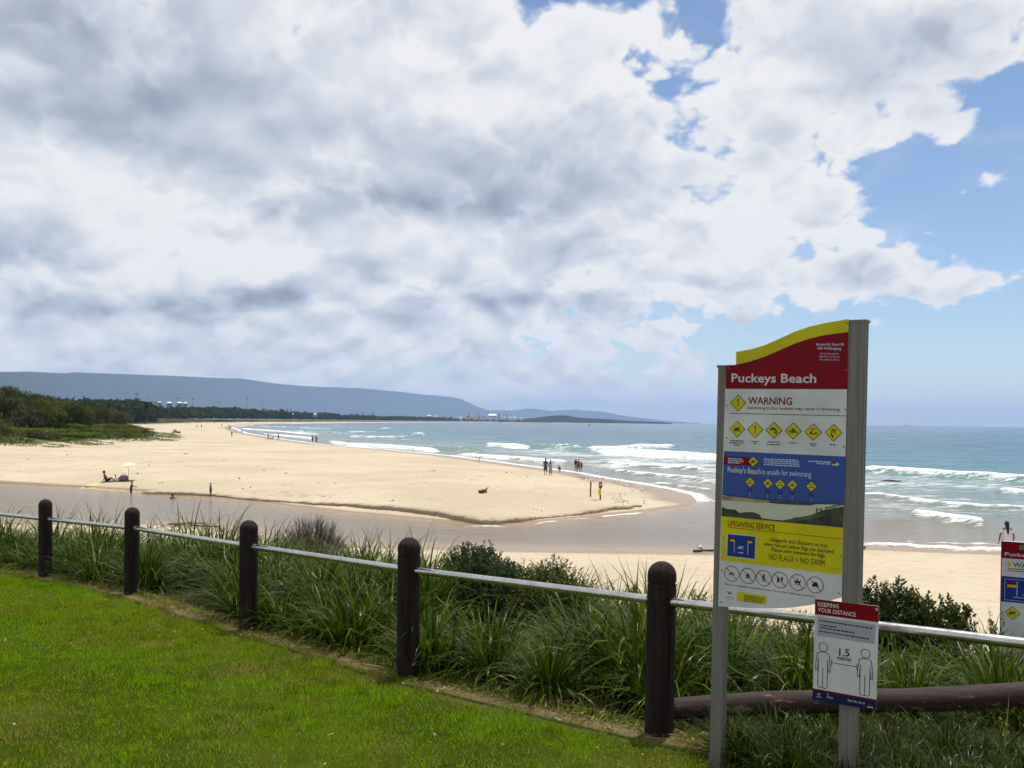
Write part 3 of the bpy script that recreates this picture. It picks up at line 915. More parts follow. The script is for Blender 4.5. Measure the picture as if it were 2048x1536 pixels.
class Board:
    """a flat sign face: measures are metres across and up on its own plane, prints lie in thin layers on it"""
    def __init__(self, root, front, M):
        self.root, self.front, self.Mi = root, front, M.inverted()
        self.o = self.Mi @ Vector((0, 0, 0))
        self.layer = 0
    def S(self, px, py, y=None):
        d = (self.Mi.to_3x3() @ ray(px, py))
        y = self.front if y is None else y
        k = (y - self.o.y) / d.y
        p = self.o + d * k
        return (p.x, p.z)
    def sheet(self, name, pts, lay, mat, parent):
        y = self.front - .0009 * lay
        mb = MB(); mb.poly([(a, y, b) for a, b in pts])
        me = mb.mesh(name)
        if me.polygons and me.polygons[0].normal.y > 0: me.flip_normals()
        return link(name, me, mat, parent)
    def many(self, name, polys, lay, mat, parent):
        y = self.front - .0009 * lay
        vs_, fs = [], []
        for pl in polys:
            fs.append(list(range(len(vs_), len(vs_) + len(pl))))
            vs_ += [(a, y, b) for a, b in pl]
        me = bpy.data.meshes.new(name); me.from_pydata(vs_, [], fs); me.update()
        return link(name, me, mat, parent)
    def plate(self, name, pts, thick, mat, parent, y0=None):
        y0 = self.front if y0 is None else y0
        bm = bmesh.new()
        f = [bm.verts.new((a, y0, b)) for a, b in pts]
        g = [bm.verts.new((a, y0 + thick, b)) for a, b in pts]
        bm.faces.new(f); bm.faces.new(g[::-1])
        n = len(pts)
        for i in range(n):
            bm.faces.new((f[i], g[i], g[(i + 1) % n], f[(i + 1) % n]))
        bmesh.ops.recalc_face_normals(bm, faces=bm.faces)
        me = bpy.data.meshes.new(name); bm.to_mesh(me); bm.free()
        return link(name, me, mat, parent)
    def text(self, s, left, right, cap, lay, mat, parent, bold=0.0, res=2, name='lettering', align=None):
        """lettering from the spot left to the spot right (both on the baseline), capitals cap metres high"""
        cu = bpy.data.curves.new('lettering', 'FONT')
        cu.body = s; cu.resolution_u = res; cu.offset = bold; cu.size = 1.0
        ob = bpy.data.objects.new('lettering_tmp', cu)
        me = bpy.data.meshes.new_from_object(ob)
        bpy.data.objects.remove(ob); bpy.data.curves.remove(cu)
        n = len(me.vertices)
        co = np.empty(n * 3, np.float32); me.vertices.foreach_get('co', co); co = co.reshape(-1, 3)
        x0, x1 = co[:, 0].min(), co[:, 0].max()
        w = right[0] - left[0]
        sx = w / (x1 - x0); sz = cap / 0.72
        y = self.front - .0009 * lay
        out = np.stack([left[0] + (co[:, 0] - x0) * sx, np.full(n, y), left[1] + co[:, 1] * sz + (right[1] - left[1]) * (co[:, 0] - x0) / (x1 - x0)], -1)
        me.vertices.foreach_set('co', out.astype(np.float32).ravel()); me.update()
        me.name = name
        me.materials.clear()
        return link(name, me, mat, parent)

def disc(c, r, n=14, sx=1.0):
    return [(c[0] + r * sx * math.cos(2 * math.pi * k / n), c[1] + r * math.sin(2 * math.pi * k / n)) for k in range(n)]
def ring(c, r, w, n=28):
    o = []
    for k in range(n):
        a, b = 2 * math.pi * k / n, 2 * math.pi * (k + 1) / n
        o.append([(c[0] + r * math.cos(a), c[1] + r * math.sin(a)), (c[0] + r * math.cos(b), c[1] + r * math.sin(b)),
                  (c[0] + (r - w) * math.cos(b), c[1] + (r - w) * math.sin(b)), (c[0] + (r - w) * math.cos(a), c[1] + (r - w) * math.sin(a))])
    return o
def stroke(pts, w):
    """a broken line as a row of quads"""
    o = []
    for (x0, z0), (x1, z1) in zip(pts[:-1], pts[1:]):
        ex, ez = x1 - x0, z1 - z0
        L = math.hypot(ex, ez) or 1e-9
        nx, nz = -ez / L * w / 2, ex / L * w / 2
        ax, az_ = ex / L * w * .3, ez / L * w * .3
        o.append([(x0 - ax + nx, z0 - az_ + nz), (x0 - ax - nx, z0 - az_ - nz), (x1 + ax - nx, z1 + az_ - nz), (x1 + ax + nx, z1 + az_ + nz)])
    return o
def off(polys, c, s):
    return [[(c[0] + a * s, c[1] + b * s) for a, b in pl] for pl in polys]
def diamond(c, h):
    return [(c[0] - h, c[1]), (c[0], c[1] - h), (c[0] + h, c[1]), (c[0], c[1] + h)]
def bars(p0, p1, n, w, seed):
    """one line of print too small to read: words as thin bars"""
    r = random.Random(seed)
    o, x = [], p0[0]
    while x < p1[0]:
        L = r.uniform(.006, .020)
        L = min(L, p1[0] - x)
        o.append([(x, p0[1]), (x + L, p0[1]), (x + L, p0[1] + w), (x, p0[1] + w)])
        x += L + .004
    return o

I_EXCL = [[(-.09, .50), (.09, .50), (.045, -.12), (-.045, -.12)], disc((0, -.30), .085, 10)]
I_SWIM = [disc((.30, .10), .10, 10), *stroke([(.18, .05), (-.05, .18), (-.22, .05)], .10), *stroke([(.18, .02), (-.42, -.06)], .12), *stroke([(-.5, -.2), (-.3, -.14), (-.1, -.2), (.1, -.14), (.3, -.2), (.5, -.14)], .06)]
I_CROSS = stroke([(-.42, .38), (.42, -.38)], .06) + stroke([(-.42, -.38), (.42, .38)], .06)
I_CURL = stroke([(-.42, .02), (-.30, .20), (-.05, .26), (.18, .14), (.30, -.06), (.30, -.34)], .13) + stroke([(-.30, .02), (-.05, .12), (.10, 0), (.16, -.28)], .07) + stroke([(.05, -.25), (.38, -.40)], .07)
I_WAVER = [disc((0, .22), .09, 10), *stroke([(-.20, .32), (-.12, .10), (0, .06), (.12, .10), (.20, .32)], .07), *stroke([(0, .1), (0, -.06)], .14), *stroke([(-.52, -.08), (-.32, .0), (-.12, -.12), (.12, -.02), (.34, -.06), (.50, -.22)], .10), *stroke([(-.4, -.2), (-.1, -.24), (.2, -.18), (.4, -.28)], .06)]
I_RIP = stroke([(-.30, .36), (.05, .42), (.32, .34)], .06) + stroke([(.0, .40), (-.08, .16), (-.30, -.02), (-.34, -.14)], .07) + stroke([(-.44, -.16), (-.12, -.24), (.30, -.22), (.46, -.10)], .10) + [disc((-.26, -.14), .12, 10), [(.30, .0), (.46, -.26), (.14, -.26)]]
I_DROP = stroke([(-.18, .44), (-.18, .06)], .10) + stroke([(-.34, .26), (-.02, .30)], .06) + stroke([(.12, .44), (.12, .02)], .10) + stroke([(-.02, .26), (.30, .30)], .06) + stroke([(-.18, .06), (-.26, -.2)], .06) + stroke([(.12, .04), (.20, -.14)], .06) + [[(-.36, -.20), (-.16, -.20), (.06, -.52), (-.10, -.62)]]

def warning_diamond(B, c, h, icon, lay, parent, cross=False):
    B.sheet('warning_symbol_border', diamond(c, h), lay, M_BLK, parent)
    B.sheet('warning_symbol', diamond(c, h * .90), lay + 1, M_YEL, parent)
    B.many('pictogram', off(icon, c, h * .95), lay + 2, M_BLK, parent)
    if cross: B.many('pictogram', off(I_CROSS, c, h * .85), lay + 3, M_MAR, parent)

TH = math.radians(36)
foot = on_lawn(1425, 1533)
MS = Matrix.Translation(foot) @ Matrix.Rotation(-TH, 4, 'Z') @ Matrix.Rotation(.0125, 4, 'Y')
sign = empty('beach_sign', foot)
sign.matrix_world = MS
tag(sign, 'tall beach warning sign with red, white, blue and yellow panel between two grey posts', 'sign')
B = Board(sign, -.032, MS)
S = B.S
# posts
xl = S(1434, 735)[0]; xr = S(1697.5, 760)[0]
ztl, ztr = S(1440, 731)[1], S(1712, 640)[1]
for x0, zt, w in ((xl, ztl, .078), (xr - .016, ztr, .098)):
    mb = MB()
    # an extruded box section with rounded corners and a shallow slot down the side
    r = .014
    prof = []
    for cx, cy_, a0 in ((w - r, r, -90), (w - r, .075 - r, 0), (r, .075 - r, 90), (r, r, 180)):
        for a in (0, 30, 60, 90):
            prof.append((cx + r * math.cos(math.radians(a0 + a)), cy_ + r * math.sin(math.radians(a0 + a))))
    i = 8
    prof = prof[:4] + [(w, .030), (w - .005, .032), (w - .005, .043), (w, .045)] + prof[4:]
    lo = [mb.bm.verts.new((x0 + a, -.0265 + b, -.45)) for a, b in prof]
    hi = [mb.bm.verts.new((x0 + a, -.0265 + b, zt - .012)) for a, b in prof]
    n = len(prof)
    for k in range(n):
        mb.bm.faces.new((lo[k], lo[(k + 1) % n], hi[(k + 1) % n], hi[k]))
    mb.bm.faces.new(lo[::-1]); mb.bm.faces.new(hi)
    p = mb.build('post', M_ALU, sign)
    MB().box((x0 + w / 2, -.0265 + .0375, zt - .005), (w + .006, .081, .014)).build('post_cap', M_ALU, p)
# board: outline with the wave shaped top and the curved foot
topc = [(1452, 731), (1472, 729.5), (1500, 723), (1530, 713), (1560, 700), (1590, 687), (1620, 677), (1650, 670), (1697, 664)]
botc = [(1683, 1195), (1655, 1203), (1620, 1210), (1585, 1215), (1550, 1217), (1500, 1216), (1436, 1212.5)]
outline = [S(*p) for p in topc] + [S(*p) for p in botc]
panel = B.plate('panel', outline, .004, M_WHT, sign)
yel = [(1472, 729.5), (1472, 703.5), (1500, 699), (1530, 690), (1560, 677), (1590, 663), (1620, 653), (1650, 646), (1697, 638)]
B.plate('crest_panel', [S(*p) for p in yel] + [S(*p) for p in topc[:0:-1]], .004, M_YEL, sign, B.front)
def line_z(px_l, py_l, px_r, py_r):
    return S(px_l, py_l), S(px_r, py_r)
lx = lambda py: S(1452 - (py - 731) * .0327, py)
rx = lambda py: S(1697 - (py - 664) * .0263, py)
# red header
r0, r1 = (S(1451, 777.5), S(1694.8, 778.5))
B.sheet('header', [S(*p) for p in topc] + [r1, r0], 1, M_RED, panel)
B.text('Puckeys', S(1463, 764), S(1552, 765), .052, 2, M_WHT, panel, .018)
B.text('Beach', S(1562, 765), S(1632.5, 765.5), .052, 2, M_WHT, panel, .018)
B.text('Access Rd, Stuart Pk', S(1632, 691), S(1688.5, 691.5), .0155, 2, M_PALEB, panel, .01)
B.text('Nth Wollongong', S(1635.5, 699), S(1682.5, 699.5), .0155, 2, M_PALEB, panel, .01)
B.text('In an emergency', S(1641, 708.5), S(1678, 708.8), .0105, 2, M_PALEB, panel, 0, 1)
B.text('dial 000 and quote', S(1639, 714.5), S(1680, 715), .0105, 2, M_PALEB, panel, 0, 1)
B.text('the address above', S(1639.5, 720.5), S(1679.5, 721), .0105, 2, M_PALEB, panel, 0, 1)
# warning block
warning_diamond(B, S(1476.3, 806), .050, I_EXCL, 1, panel)
B.text('WARNING', S(1496, 808), S(1584, 809.5), .042, 1, M_RED, panel, .016)
B.text('Swimming at this location may result in drowning', S(1494.5, 818), S(1679.5, 821.5), .0175, 1, M_MAR, panel, .008)
B.many('rule', stroke([S(1461.5, 826.5), S(1693.5, 831.8)], .0035), 1, M_MAR, panel)
for c, ic, cr in (((1474.7, 858.4), I_SWIM, True), ((1510.6, 859.3), I_EXCL, 0), ((1548, 860.6), I_CURL, 0), ((1586.8, 862), I_WAVER, 0), ((1626.6, 863.9), I_RIP, 0), ((1667.4, 865.2), I_DROP, 0)):
    warning_diamond(B, S(*c), .049, ic, 1, panel, cr)
k = 0
for x0, x1, yy in ((1461, 1487, 882), (1459, 1488.5, 886), (1468, 1480, 890.5), (1503, 1518, 883.5), (1507, 1514, 887.5), (1535, 1560, 884.5), (1533, 1561, 889.5), (1577, 1595, 886.5), (1619, 1633, 888.5), (1622, 1631, 892.5), (1660, 1672, 890)):
    k += 1
    B.many('caption_line', bars(S(x0, yy), S(x1, yy), 0, .0055, k), 1, M_BLK, panel)
# blue block
bt = [S(1448.5, 902), S(1691.5, 913)]; hz = [S(1444.5, 987), S(1470, 990), S(1500, 994), S(1560, 999), S(1620, 1003), S(1688.5, 1007)]
bb = [S(1443.2, 1032), S(1686.5, 1055)]
B.sheet('blue_panel', [bt[0], bt[1], hz[-1], *hz[-2::-1]], 1, M_SKY, panel)
B.sheet('picture_sea', [hz[0], *hz[1:], S(1688.3, 1013), S(1600, 1010), S(1520, 1000), S(1444, 994)], 1, M_PSEA, panel)
B.sheet('picture_lagoon', [S(1444.6, 990), S(1490, 998), S(1540, 1002), S(1600, 1008), S(1688.4, 1009.5), bb[1], bb[0]], 2, M_CREAM, panel)
B.sheet('picture_sand', [S(1444.7, 991), S(1480, 994.5), S(1520, 999), S(1560, 1003), S(1556, 1006), S(1510, 1004.5), S(1470, 1002), S(1444.5, 1000)], 3, M_PSAND, panel)
B.sheet('picture_shadow', [S(1540, 1001.5), S(1575, 1005.5), S(1612, 1007.5), S(1640, 1007), S(1620, 1010.5), S(1570, 1008.5), S(1538, 1005.5)], 4, M_PBUSH, panel)
B.sheet('picture_bush', [S(1443.6, 1014), S(1455, 1018), S(1470, 1019), S(1480, 1026), S(1492, 1024), S(1508, 1024.5), S(1520, 1029), S(1523, 1036), S(1545, 1039), S(1572, 1041), S(1572, 1044.3), bb[0]], 3, M_PBUSH, panel)
B.sheet('picture_bush', [S(1570, 1040), S(1600, 1034), S(1620, 1030.5), S(1645, 1021), S(1668, 1016), S(1688, 1013), bb[1], S(1568, 1044)], 3, M_PBUSH, panel)
B.sheet('picture_grass', [S(1572, 1041.5), S(1590, 1034.5), S(1612, 1033), S(1630, 1028), S(1650, 1024), S(1654, 1030), S(1625, 1037), S(1590, 1043)], 4, M_PGRN, panel)
B.many('picture_fence', stroke([S(1634, 1024), S(1634, 1016)], .006) + stroke([S(1634, 1017.5), S(1643, 1020.5)], .004) + stroke([S(1643, 1024), S(1643, 1016)], .006) + stroke([S(1652, 1016), S(1688, 1008)], .006) + stroke([S(1652, 1014), S(1652, 1019)], .004) + stroke([S(1668, 1010), S(1668, 1017)], .004), 5, M_PBUSH, panel)
B.sheet('red_label', [S(1447.8, 912.5), S(1499, 914.5), S(1502, 931), S(1447.1, 928.7)], 2, M_RED, panel)
for i, yy in enumerate((918, 922, 926)):
    B.many('caption_line', bars(S(1456, yy), S((1485, 1487, 1481)[i], yy + 1), 0, .006, 20 + i), 3, M_PALEB, panel)
warning_diamond(B, S(1506.8, 923.2), .032, I_SWIM, 3, panel, True)
for i, yy in enumerate((918.5, 922, 926, 930)):
    B.many('caption_line', bars(S(1528, yy), S((1596, 1598, 1598, 1600)[i], yy + 3), 0, .0055, 30 + i), 2, M_PALEB, panel)
B.many('caption_line', bars(S(1617, 923.5), S(1662, 925.5), 0, .0065, 41), 2, M_PALEB, panel)
B.many('caption_line', bars(S(1634, 928), S(1662, 929.5), 0, .0055, 42), 2, M_PALEB, panel)
B.sheet('flag_picture', [S(1664, 923.5), S(1672.5, 924), S(1672.5, 927.8), S(1664, 927.3)], 2, M_RED, panel)
B.sheet('flag_picture', [S(1664, 927.3), S(1672.5, 927.8), S(1672.3, 931.6), S(1664, 931.2)], 2, M_YEL, panel)
B.many('arrow', [[S(1672.5, 924), S(1679.5, 928.4), S(1672.5, 932)]], 1.6, M_PALEB, panel)
B.text("Puckey's Beach", S(1455.5, 944), S(1521.5, 948.3), .0335, 2, M_WHT, panel, .012)
B.text('is unsafe for swimming', S(1524.5, 948.4), S(1622.5, 954.3), .0335, 2, M_PALEB, panel, .0)
for c, ic in (((1500.3, 964.3), I_RIP), ((1536, 966.6), I_WAVER), ((1560.3, 968.7), I_RIP), ((1585, 970), I_WAVER), ((1623, 973), I_RIP)):
    warning_diamond(B, S(*c), .031, ic, 2, panel)
    p = S(c[0] - 6, c[1] + 15); q = S(c[0] + 6, c[1] + 15)
    B.many('caption_line', bars(p, q, 0, .005, int(c[0])), 2, M_NAVY, panel)
    p = S(c[0] - 4, c[1] + 19); q = S(c[0] + 4, c[1] + 19)
    B.many('caption_line', bars(p, q, 0, .005, int(c[0]) + 5), 2, M_NAVY, panel)
    B.many('pointer_line', stroke([S(c[0] - .5, c[1] + 21), S(c[0] - .7, c[1] + 29)], .0015), 2, M_PALEB, panel)
# yellow block
B.sheet('yellow_panel', [bb[0], bb[1], S(1683.3, 1150), S(1441.7, 1119.7)], 1, M_YEL, panel)
B.text('LIFESAVING SERVICE', S(1455.7, 1051.5), S(1550, 1061), .034, 2, M_RED, panel, .012)
B.many('rule', stroke([S(1456.5, 1054.5), S(1686, 1078)], .003), 2, M_MAR, panel)
B.sheet('swim_area_picture', [S(1455, 1066.5), S(1512, 1072), S(1510.5, 1119.3), S(1453.3, 1112.5)], 2, M_PALEB, panel)
B.sheet('swim_area_picture', [S(1456.2, 1068), S(1511, 1073.3), S(1509.5, 1117.7), S(1454.6, 1111.3)], 3, M_BLU, panel)
for fx, fy in ((1461.3, 1074.5), (1496, 1077.8)):
    B.sheet('flag_picture', [S(fx, fy), S(fx + 8.6, fy + .9), S(fx + 8.5, fy + 4.8), S(fx - .1, fy + 3.9)], 4, M_RED, panel)
    B.sheet('flag_picture', [S(fx - .1, fy + 3.9), S(fx + 8.5, fy + 4.8), S(fx + 8.4, fy + 8.8), S(fx - .2, fy + 7.9)], 4, M_YEL, panel)
B.many('flag_pole_picture', stroke([S(1469.5, 1083), S(1468.4, 1105)], .003) + stroke([S(1496.6, 1086), S(1495.7, 1109)], .003), 4, M_PALEB, panel)
B.many('pictogram', off(I_SWIM, S(1482, 1095), .040) + off([[(-.5, -.03), (.15, -.03), (.15, .07), (-.5, .07)], [(.15, -.14), (.5, .02), (.15, .18)]], S(1482, 1105.5), .034), 4, M_WHT, panel)
B.text('Lifeguards and Lifesavers on duty', S(1540.5, 1082.5), S(1656.5, 1095), .0235, 2, M_BLK, panel, .006)
B.text('when red and yellow flags are displayed.', S(1527.7, 1091), S(1669, 1107), .0235, 2, M_BLK, panel, .006)
B.text('Please swim between the flags.', S(1543.8, 1102.5), S(1651.5, 1115), .0235, 2, M_BLK, panel, .006)
B.text('NO FLAGS = NO SWIM', S(1537.7, 1118.5), S(1649, 1132.5), .036, 2, M_BLK, panel, 0.0)
# foot of the board: six prohibitions
I_FIRE = [[(-.28, -.2), (.28, -.2), (.22, .2), (.02, .5), (-.08, .2), (-.26, .3)], *stroke([(-.4, -.36), (.4, -.26)], .12)]
I_WALK = [disc((0, .52), .12, 10), *stroke([(0, .4), (0, -.05)], .24), *stroke([(0, -.05), (-.2, -.55)], .12), *stroke([(0, -.05), (.2, -.55)], .12), *stroke([(-.05, .3), (-.3, 0)], .09)]
I_BOTT = [[(-.45, -.4), (-.12, -.4), (-.12, .2), (-.2, .5), (-.36, .5), (-.45, .2)], [(.14, .0), (.46, .0), (.46, .48), (.14, .48)], *stroke([(.3, 0), (.26, -.3)], .08)]
I_HORSE = [*stroke([(-.42, .05), (.32, .1)], .26), *stroke([(-.36, 0), (-.4, -.42)], .09), *stroke([(-.18, -.05), (-.14, -.42)], .09), *stroke([(.16, 0), (.14, -.42)], .09), *stroke([(.3, .05), (.38, -.34)], .09), *stroke([(.28, .1), (.5, .36)], .14), *stroke([(-.02, .1), (-.02, .48)], .14), disc((-.02, .56), .09, 8)]
I_CAR = [[(-.46, -.26), (.46, -.26), (.46, .08), (.34, .12), (.24, .42), (-.24, .42), (-.34, .12), (-.46, .08)], [(-.4, -.42), (-.24, -.42), (-.24, -.26), (-.4, -.26)], [(.24, -.42), (.4, -.42), (.4, -.26), (.24, -.26)]]
for c, ic in (((1463.7, 1147.3), I_SWIM), ((1495.7, 1151.6), I_FIRE), ((1527.6, 1156), I_WALK), ((1560, 1160), I_BOTT), ((1595.3, 1164.7), I_HORSE), ((1630.6, 1169.6), I_CAR)):
    cc = S(*c)
    B.many('pictogram', off(ic, cc, .037), 1, M_BLK, panel)
    B.many('prohibition_ring', ring(cc, .0465, .0034) + stroke([(cc[0] - .032, cc[1] + .032), (cc[0] + .032, cc[1] - .032)], .003), 2, M_RED, panel)
B.text('Failure to comply with notices will lead to an on the spot fine. Penalty may exceed $100.', S(1450.5, 1169.5), S(1631, 1195), .0125, 1, M_BLK, panel, .004, 1)
cc = S(1459, 1186)
B.many('council_logo', off(stroke([(-.6, .45), (-.2, -.3), (0, .3), (.25, -.35), (.7, .5)], .22), cc, .021), 1, M_GREEN, panel)
B.many('caption_line', bars(S(1450, 1194.5), S(1468, 1197), 0, .009, 71) + bars(S(1452, 1198), S(1465, 1199.5), 0, .004, 72), 1, M_GRY, panel)
B.sheet('yellow_label', [S(1473.7, 1183), S(1533.5, 1191), S(1532.3, 1209), S(1472.7, 1200.5)], 1, M_YEL, panel)
for i in range(4):
    B.many('caption_line', bars(S(1488, 1191.5 + i * 3.6), S(1531 - i * 2, 1197 + i * 3.5), 0, .0055, 80 + i), 2, M_BLK, panel)
for c in ((1457.5, 735.5), (1693, 646), (1692.5, 740), (1454.5, 811), (1691, 819), (1453.5, 876), (1687.5, 893), (1685.5, 963), (1683, 1037), (1448, 1015), (1446.5, 1075), (1444.5, 1141), (1442, 1204), (1678, 1186), (1682, 1112)):
    p = S(*c)
    MB().tube([(p[0], B.front + .001, p[1]), (p[0], B.front - .0045, p[1])], .0042, 8).build('rivet', M_ALU, panel)

# distance sign on the right post
M2 = Matrix.Translation(foot) @ Matrix.Rotation(-TH, 4, 'Z') @ Matrix.Rotation(.0165, 4, 'Y')
dsign = empty('distance_sign'); dsign.matrix_world = M2
tag(dsign, 'small white keep your distance sign with red top fixed low on the right post', 'sign')
D = Board(dsign, -.050, M2); S = D.S
q = [S(1630.2, 1198), S(1758, 1212.5), S(1752, 1421.5), S(1625, 1398.5)]
plate = D.plate('panel', q, .004, M_WHT, dsign)
D.sheet('header', [q[0], q[1], S(1757, 1244.5), S(1629.6, 1228)], 1, M_RED, plate)
D.text('KEEPING', S(1636, 1212), S(1677.5, 1216.8), .0235, 2, M_WHT, plate, .014)
D.text('YOUR DISTANCE', S(1635.6, 1223), S(1712, 1233.5), .0235, 2, M_WHT, plate, .014)
D.many('logo', [disc(S(1753.5, 1218.5), .008, 10)], 2, M_GRY, plate)
D.sheet('grey_panel', [S(1635.4, 1233), S(1751, 1249.3), S(1749.2, 1288), S(1634, 1271)], 1, M_GRY, plate)
for i, (x1, y0, y1) in enumerate(((1745.5, 1241.5, 1258), (1673, 1250.5, 1255), (1709, 1256, 1265.5), (1738, 1263, 1278.5))):
    D.many('caption_line', bars(S(1638 if i in (0, 3) else 1640, y0), S(x1, y0), 0, .0068, 90 + i), 2, M_BLK, plate)
# slant of print follows the plate, so the lines are level on it
def man_outline(c, s):
    body = [(-.055, .25), (-.12, .22), (-.15, .0), (-.155, -.16), (-.115, -.16), (-.095, .10)], [(-.10, .05), (-.10, -.50), (-.07, -.53), (.07, -.53), (.10, -.50), (.10, .05)], [(.095, .10), (.115, -.16), (.155, -.16), (.15, .0), (.12, .22), (.055, .25)]
    o = []
    for b in body: o += stroke(b, .014)
    o += stroke([(-.055, .25), (.055, .25)], .014) + stroke([(0, -.10), (0, -.53)], .014) + ring((0, .36), .10, .014, 20)
    return off(o, c, s)
D.many('pictogram', man_outline(S(1646, 1327), .255), 1, M_NAVY, plate)
D.many('pictogram', man_outline(S(1730.2, 1341), .255), 1, M_NAVY, plate)
D.text('1.5', S(1678, 1311.5), S(1699, 1313.2), .042, 1, M_RED, plate, .02)
D.text('metres', S(1674.3, 1319), S(1702, 1323.5), .026, 1, M_NAVY, plate, .012)
D.many('measure_line', stroke([S(1663.2, 1325.2), S(1714, 1333.7)], .0035) + stroke([S(1663.2, 1319), S(1663.2, 1332)], .0035) + stroke([S(1714, 1328), S(1714, 1340)], .0035), 1, M_NAVY, plate)
D.sheet('footer_line', [S(1625.5, 1376.3), S(1753, 1399), S(1752.9, 1402), S(1625.5, 1379)], 1, M_RED, plate)
D.sheet('footer', [S(1625.5, 1379), S(1752.9, 1402), q[2], q[3]], 1, M_NAVY, plate)
D.many('council_logo', off(stroke([(-.6, .45), (-.2, -.3), (0, .3), (.25, -.35), (.7, .5)], .22), S(1637.5, 1388.5), .012), 2, M_WHT, plate)
D.text('We', S(1653.5, 1390), S(1658, 1391), .010, 2, M_WHT, plate, .01, 1)
D.text('enjoy', S(1654, 1395), S(1666, 1397.4), .012, 2, M_WHT, plate, .01, 1)
D.text('Find the facts', S(1696, 1402.5), S(1729.5, 1408.5), .013, 2, M_WHT, plate, .008, 1)
D.many('flower_logo', off([[(0, -.1), (-.3, .5), (0, .8), (.3, .5)], [(-.1, -.1), (-.8, .1), (-.7, .5), (-.3, .4)], [(.1, -.1), (.3, .4), (.7, .5), (.8, .1)]], S(1740, 1411), .014), 2, M_RED, plate)
D.many('caption_line', bars(S(1735, 1414.5), S(1746, 1416.5), 0, .006, 95) + bars(S(1632, 1393), S(1643, 1395), 0, .003, 96), 2, M_WHT, plate)
for c in ((1633.7, 1205), (1744, 1413)):
    p = S(*c)
    MB().tube([(p[0], D.front + .001, p[1]), (p[0], D.front - .004, p[1])], .004, 8).build('rivet', M_ALU, plate)

# second sign, lower on the bank at the right
TH2 = math.radians(28)
p0 = at(2004, 1082, 10.0)
g2 = bank_z(np.array([p0.x]), np.array([p0.y]))[0]
base = Vector((p0.x, p0.y, g2))
M3 = Matrix.Translation(base) @ Matrix.Rotation(-TH2, 4, 'Z') @ Matrix.Rotation(.006, 4, 'Y')
s2 = empty('bank_sign'); s2.matrix_world = M3
tag(s2, 'red, white and blue beach warning sign standing in shrubs lower on the bank', 'sign')
E = Board(s2, 0.0, M3); S = E.S
x0, zt = S(2004, 1082)
WD = .66
zz = lambda py: S(2006, py)[1]
pl2 = E.plate('panel', [(x0, zt), (x0 + WD, zt), (x0 + WD, -.3), (x0, -.3)], .05, M_WHT, s2)
MB().box((x0 - .004, .025, (zt - .3) / 2), (.007, .056, zt + .3)).build('edge_trim', M_RED, pl2)
E.sheet('header', [(x0, zt), (x0 + WD, zt), (x0 + WD, zz(1116)), (x0, zz(1116))], 1, M_RED, pl2)
E.text("Puckey's Beach", (x0 + .03, zz(1111)), (x0 + WD - .10, zz(1111)), .042, 2, M_WHT, pl2, .012)
E.sheet('green_label', [(x0 + .17, zz(1088)), (x0 + .34, zz(1088)), (x0 + .34, zz(1097)), (x0 + .17, zz(1097))], 2, M_GREEN, pl2)
E.many('frame_line', stroke([(x0 + .04, zz(1122)), (x0 + WD - .04, zz(1122)), (x0 + WD - .04, zz(1143)), (x0 + .04, zz(1143)), (x0 + .04, zz(1122))], .004), 1, M_GRY, pl2)
E.sheet('warning_symbol', disc((x0 + .075, zz(1128)), .026, 14), 1, M_YEL, pl2)
E.many('pictogram', off(I_EXCL, (x0 + .075, zz(1128)), .03), 2, M_BLK, pl2)
E.text('WARNING', (x0 + .11, zz(1132)), (x0 + .50, zz(1132)), .052, 1, M_BLK, pl2, .014)
E.many('caption_line', bars((x0 + .06, zz(1137)), (x0 + .55, zz(1137)), 0, .012, 97) + bars((x0 + .06, zz(1141)), (x0 + .5, zz(1141)), 0, .012, 98), 1, M_MAR, pl2)
E.sheet('blue_panel', [(x0, zz(1152)), (x0 + WD, zz(1152)), (x0 + WD, zz(1203)), (x0, zz(1203))], 1, M_BLU, pl2)
E.many('frame_line', stroke([(x0 + .035, zz(1157)), (x0 + WD - .035, zz(1157)), (x0 + WD - .035, zz(1199)), (x0 + .035, zz(1199)), (x0 + .035, zz(1157))], .003), 2, M_PALEB, pl2)
for fx in (.06, .37):
    E.sheet('flag_picture', [(x0 + fx, zz(1162)), (x0 + fx + .09, zz(1162)), (x0 + fx + .09, zz(1168)), (x0 + fx, zz(1168))], 2, M_RED, pl2)
    E.sheet('flag_picture', [(x0 + fx, zz(1168)), (x0 + fx + .09, zz(1168)), (x0 + fx + .09, zz(1173)), (x0 + fx, zz(1173))], 2, M_YEL, pl2)
E.many('flag_pole_picture', stroke([(x0 + .155, zz(1161)), (x0 + .155, zz(1189))], .006) + stroke([(x0 + .36, zz(1161)), (x0 + .36, zz(1189))], .006), 2, M_PALEB, pl2)
E.many('pictogram', off(I_SWIM, (x0 + .26, zz(1184)), .085), 2, M_WHT, pl2)
E.many('caption_line', bars((x0 + .12, zz(1193)), (x0 + .50, zz(1193)), 0, .008, 99), 2, M_PALEB, pl2)
warning_diamond(E, (x0 + .115, zz(1224)), .078, I_SWIM, 1, pl2, True)
for i in range(3):
    E.many('caption_line', bars((x0 + .24, zz(1222 + 4 * i)), (x0 + .60, zz(1222 + 4 * i)), 0, .008, 60 + i), 1, M_GRY, pl2)

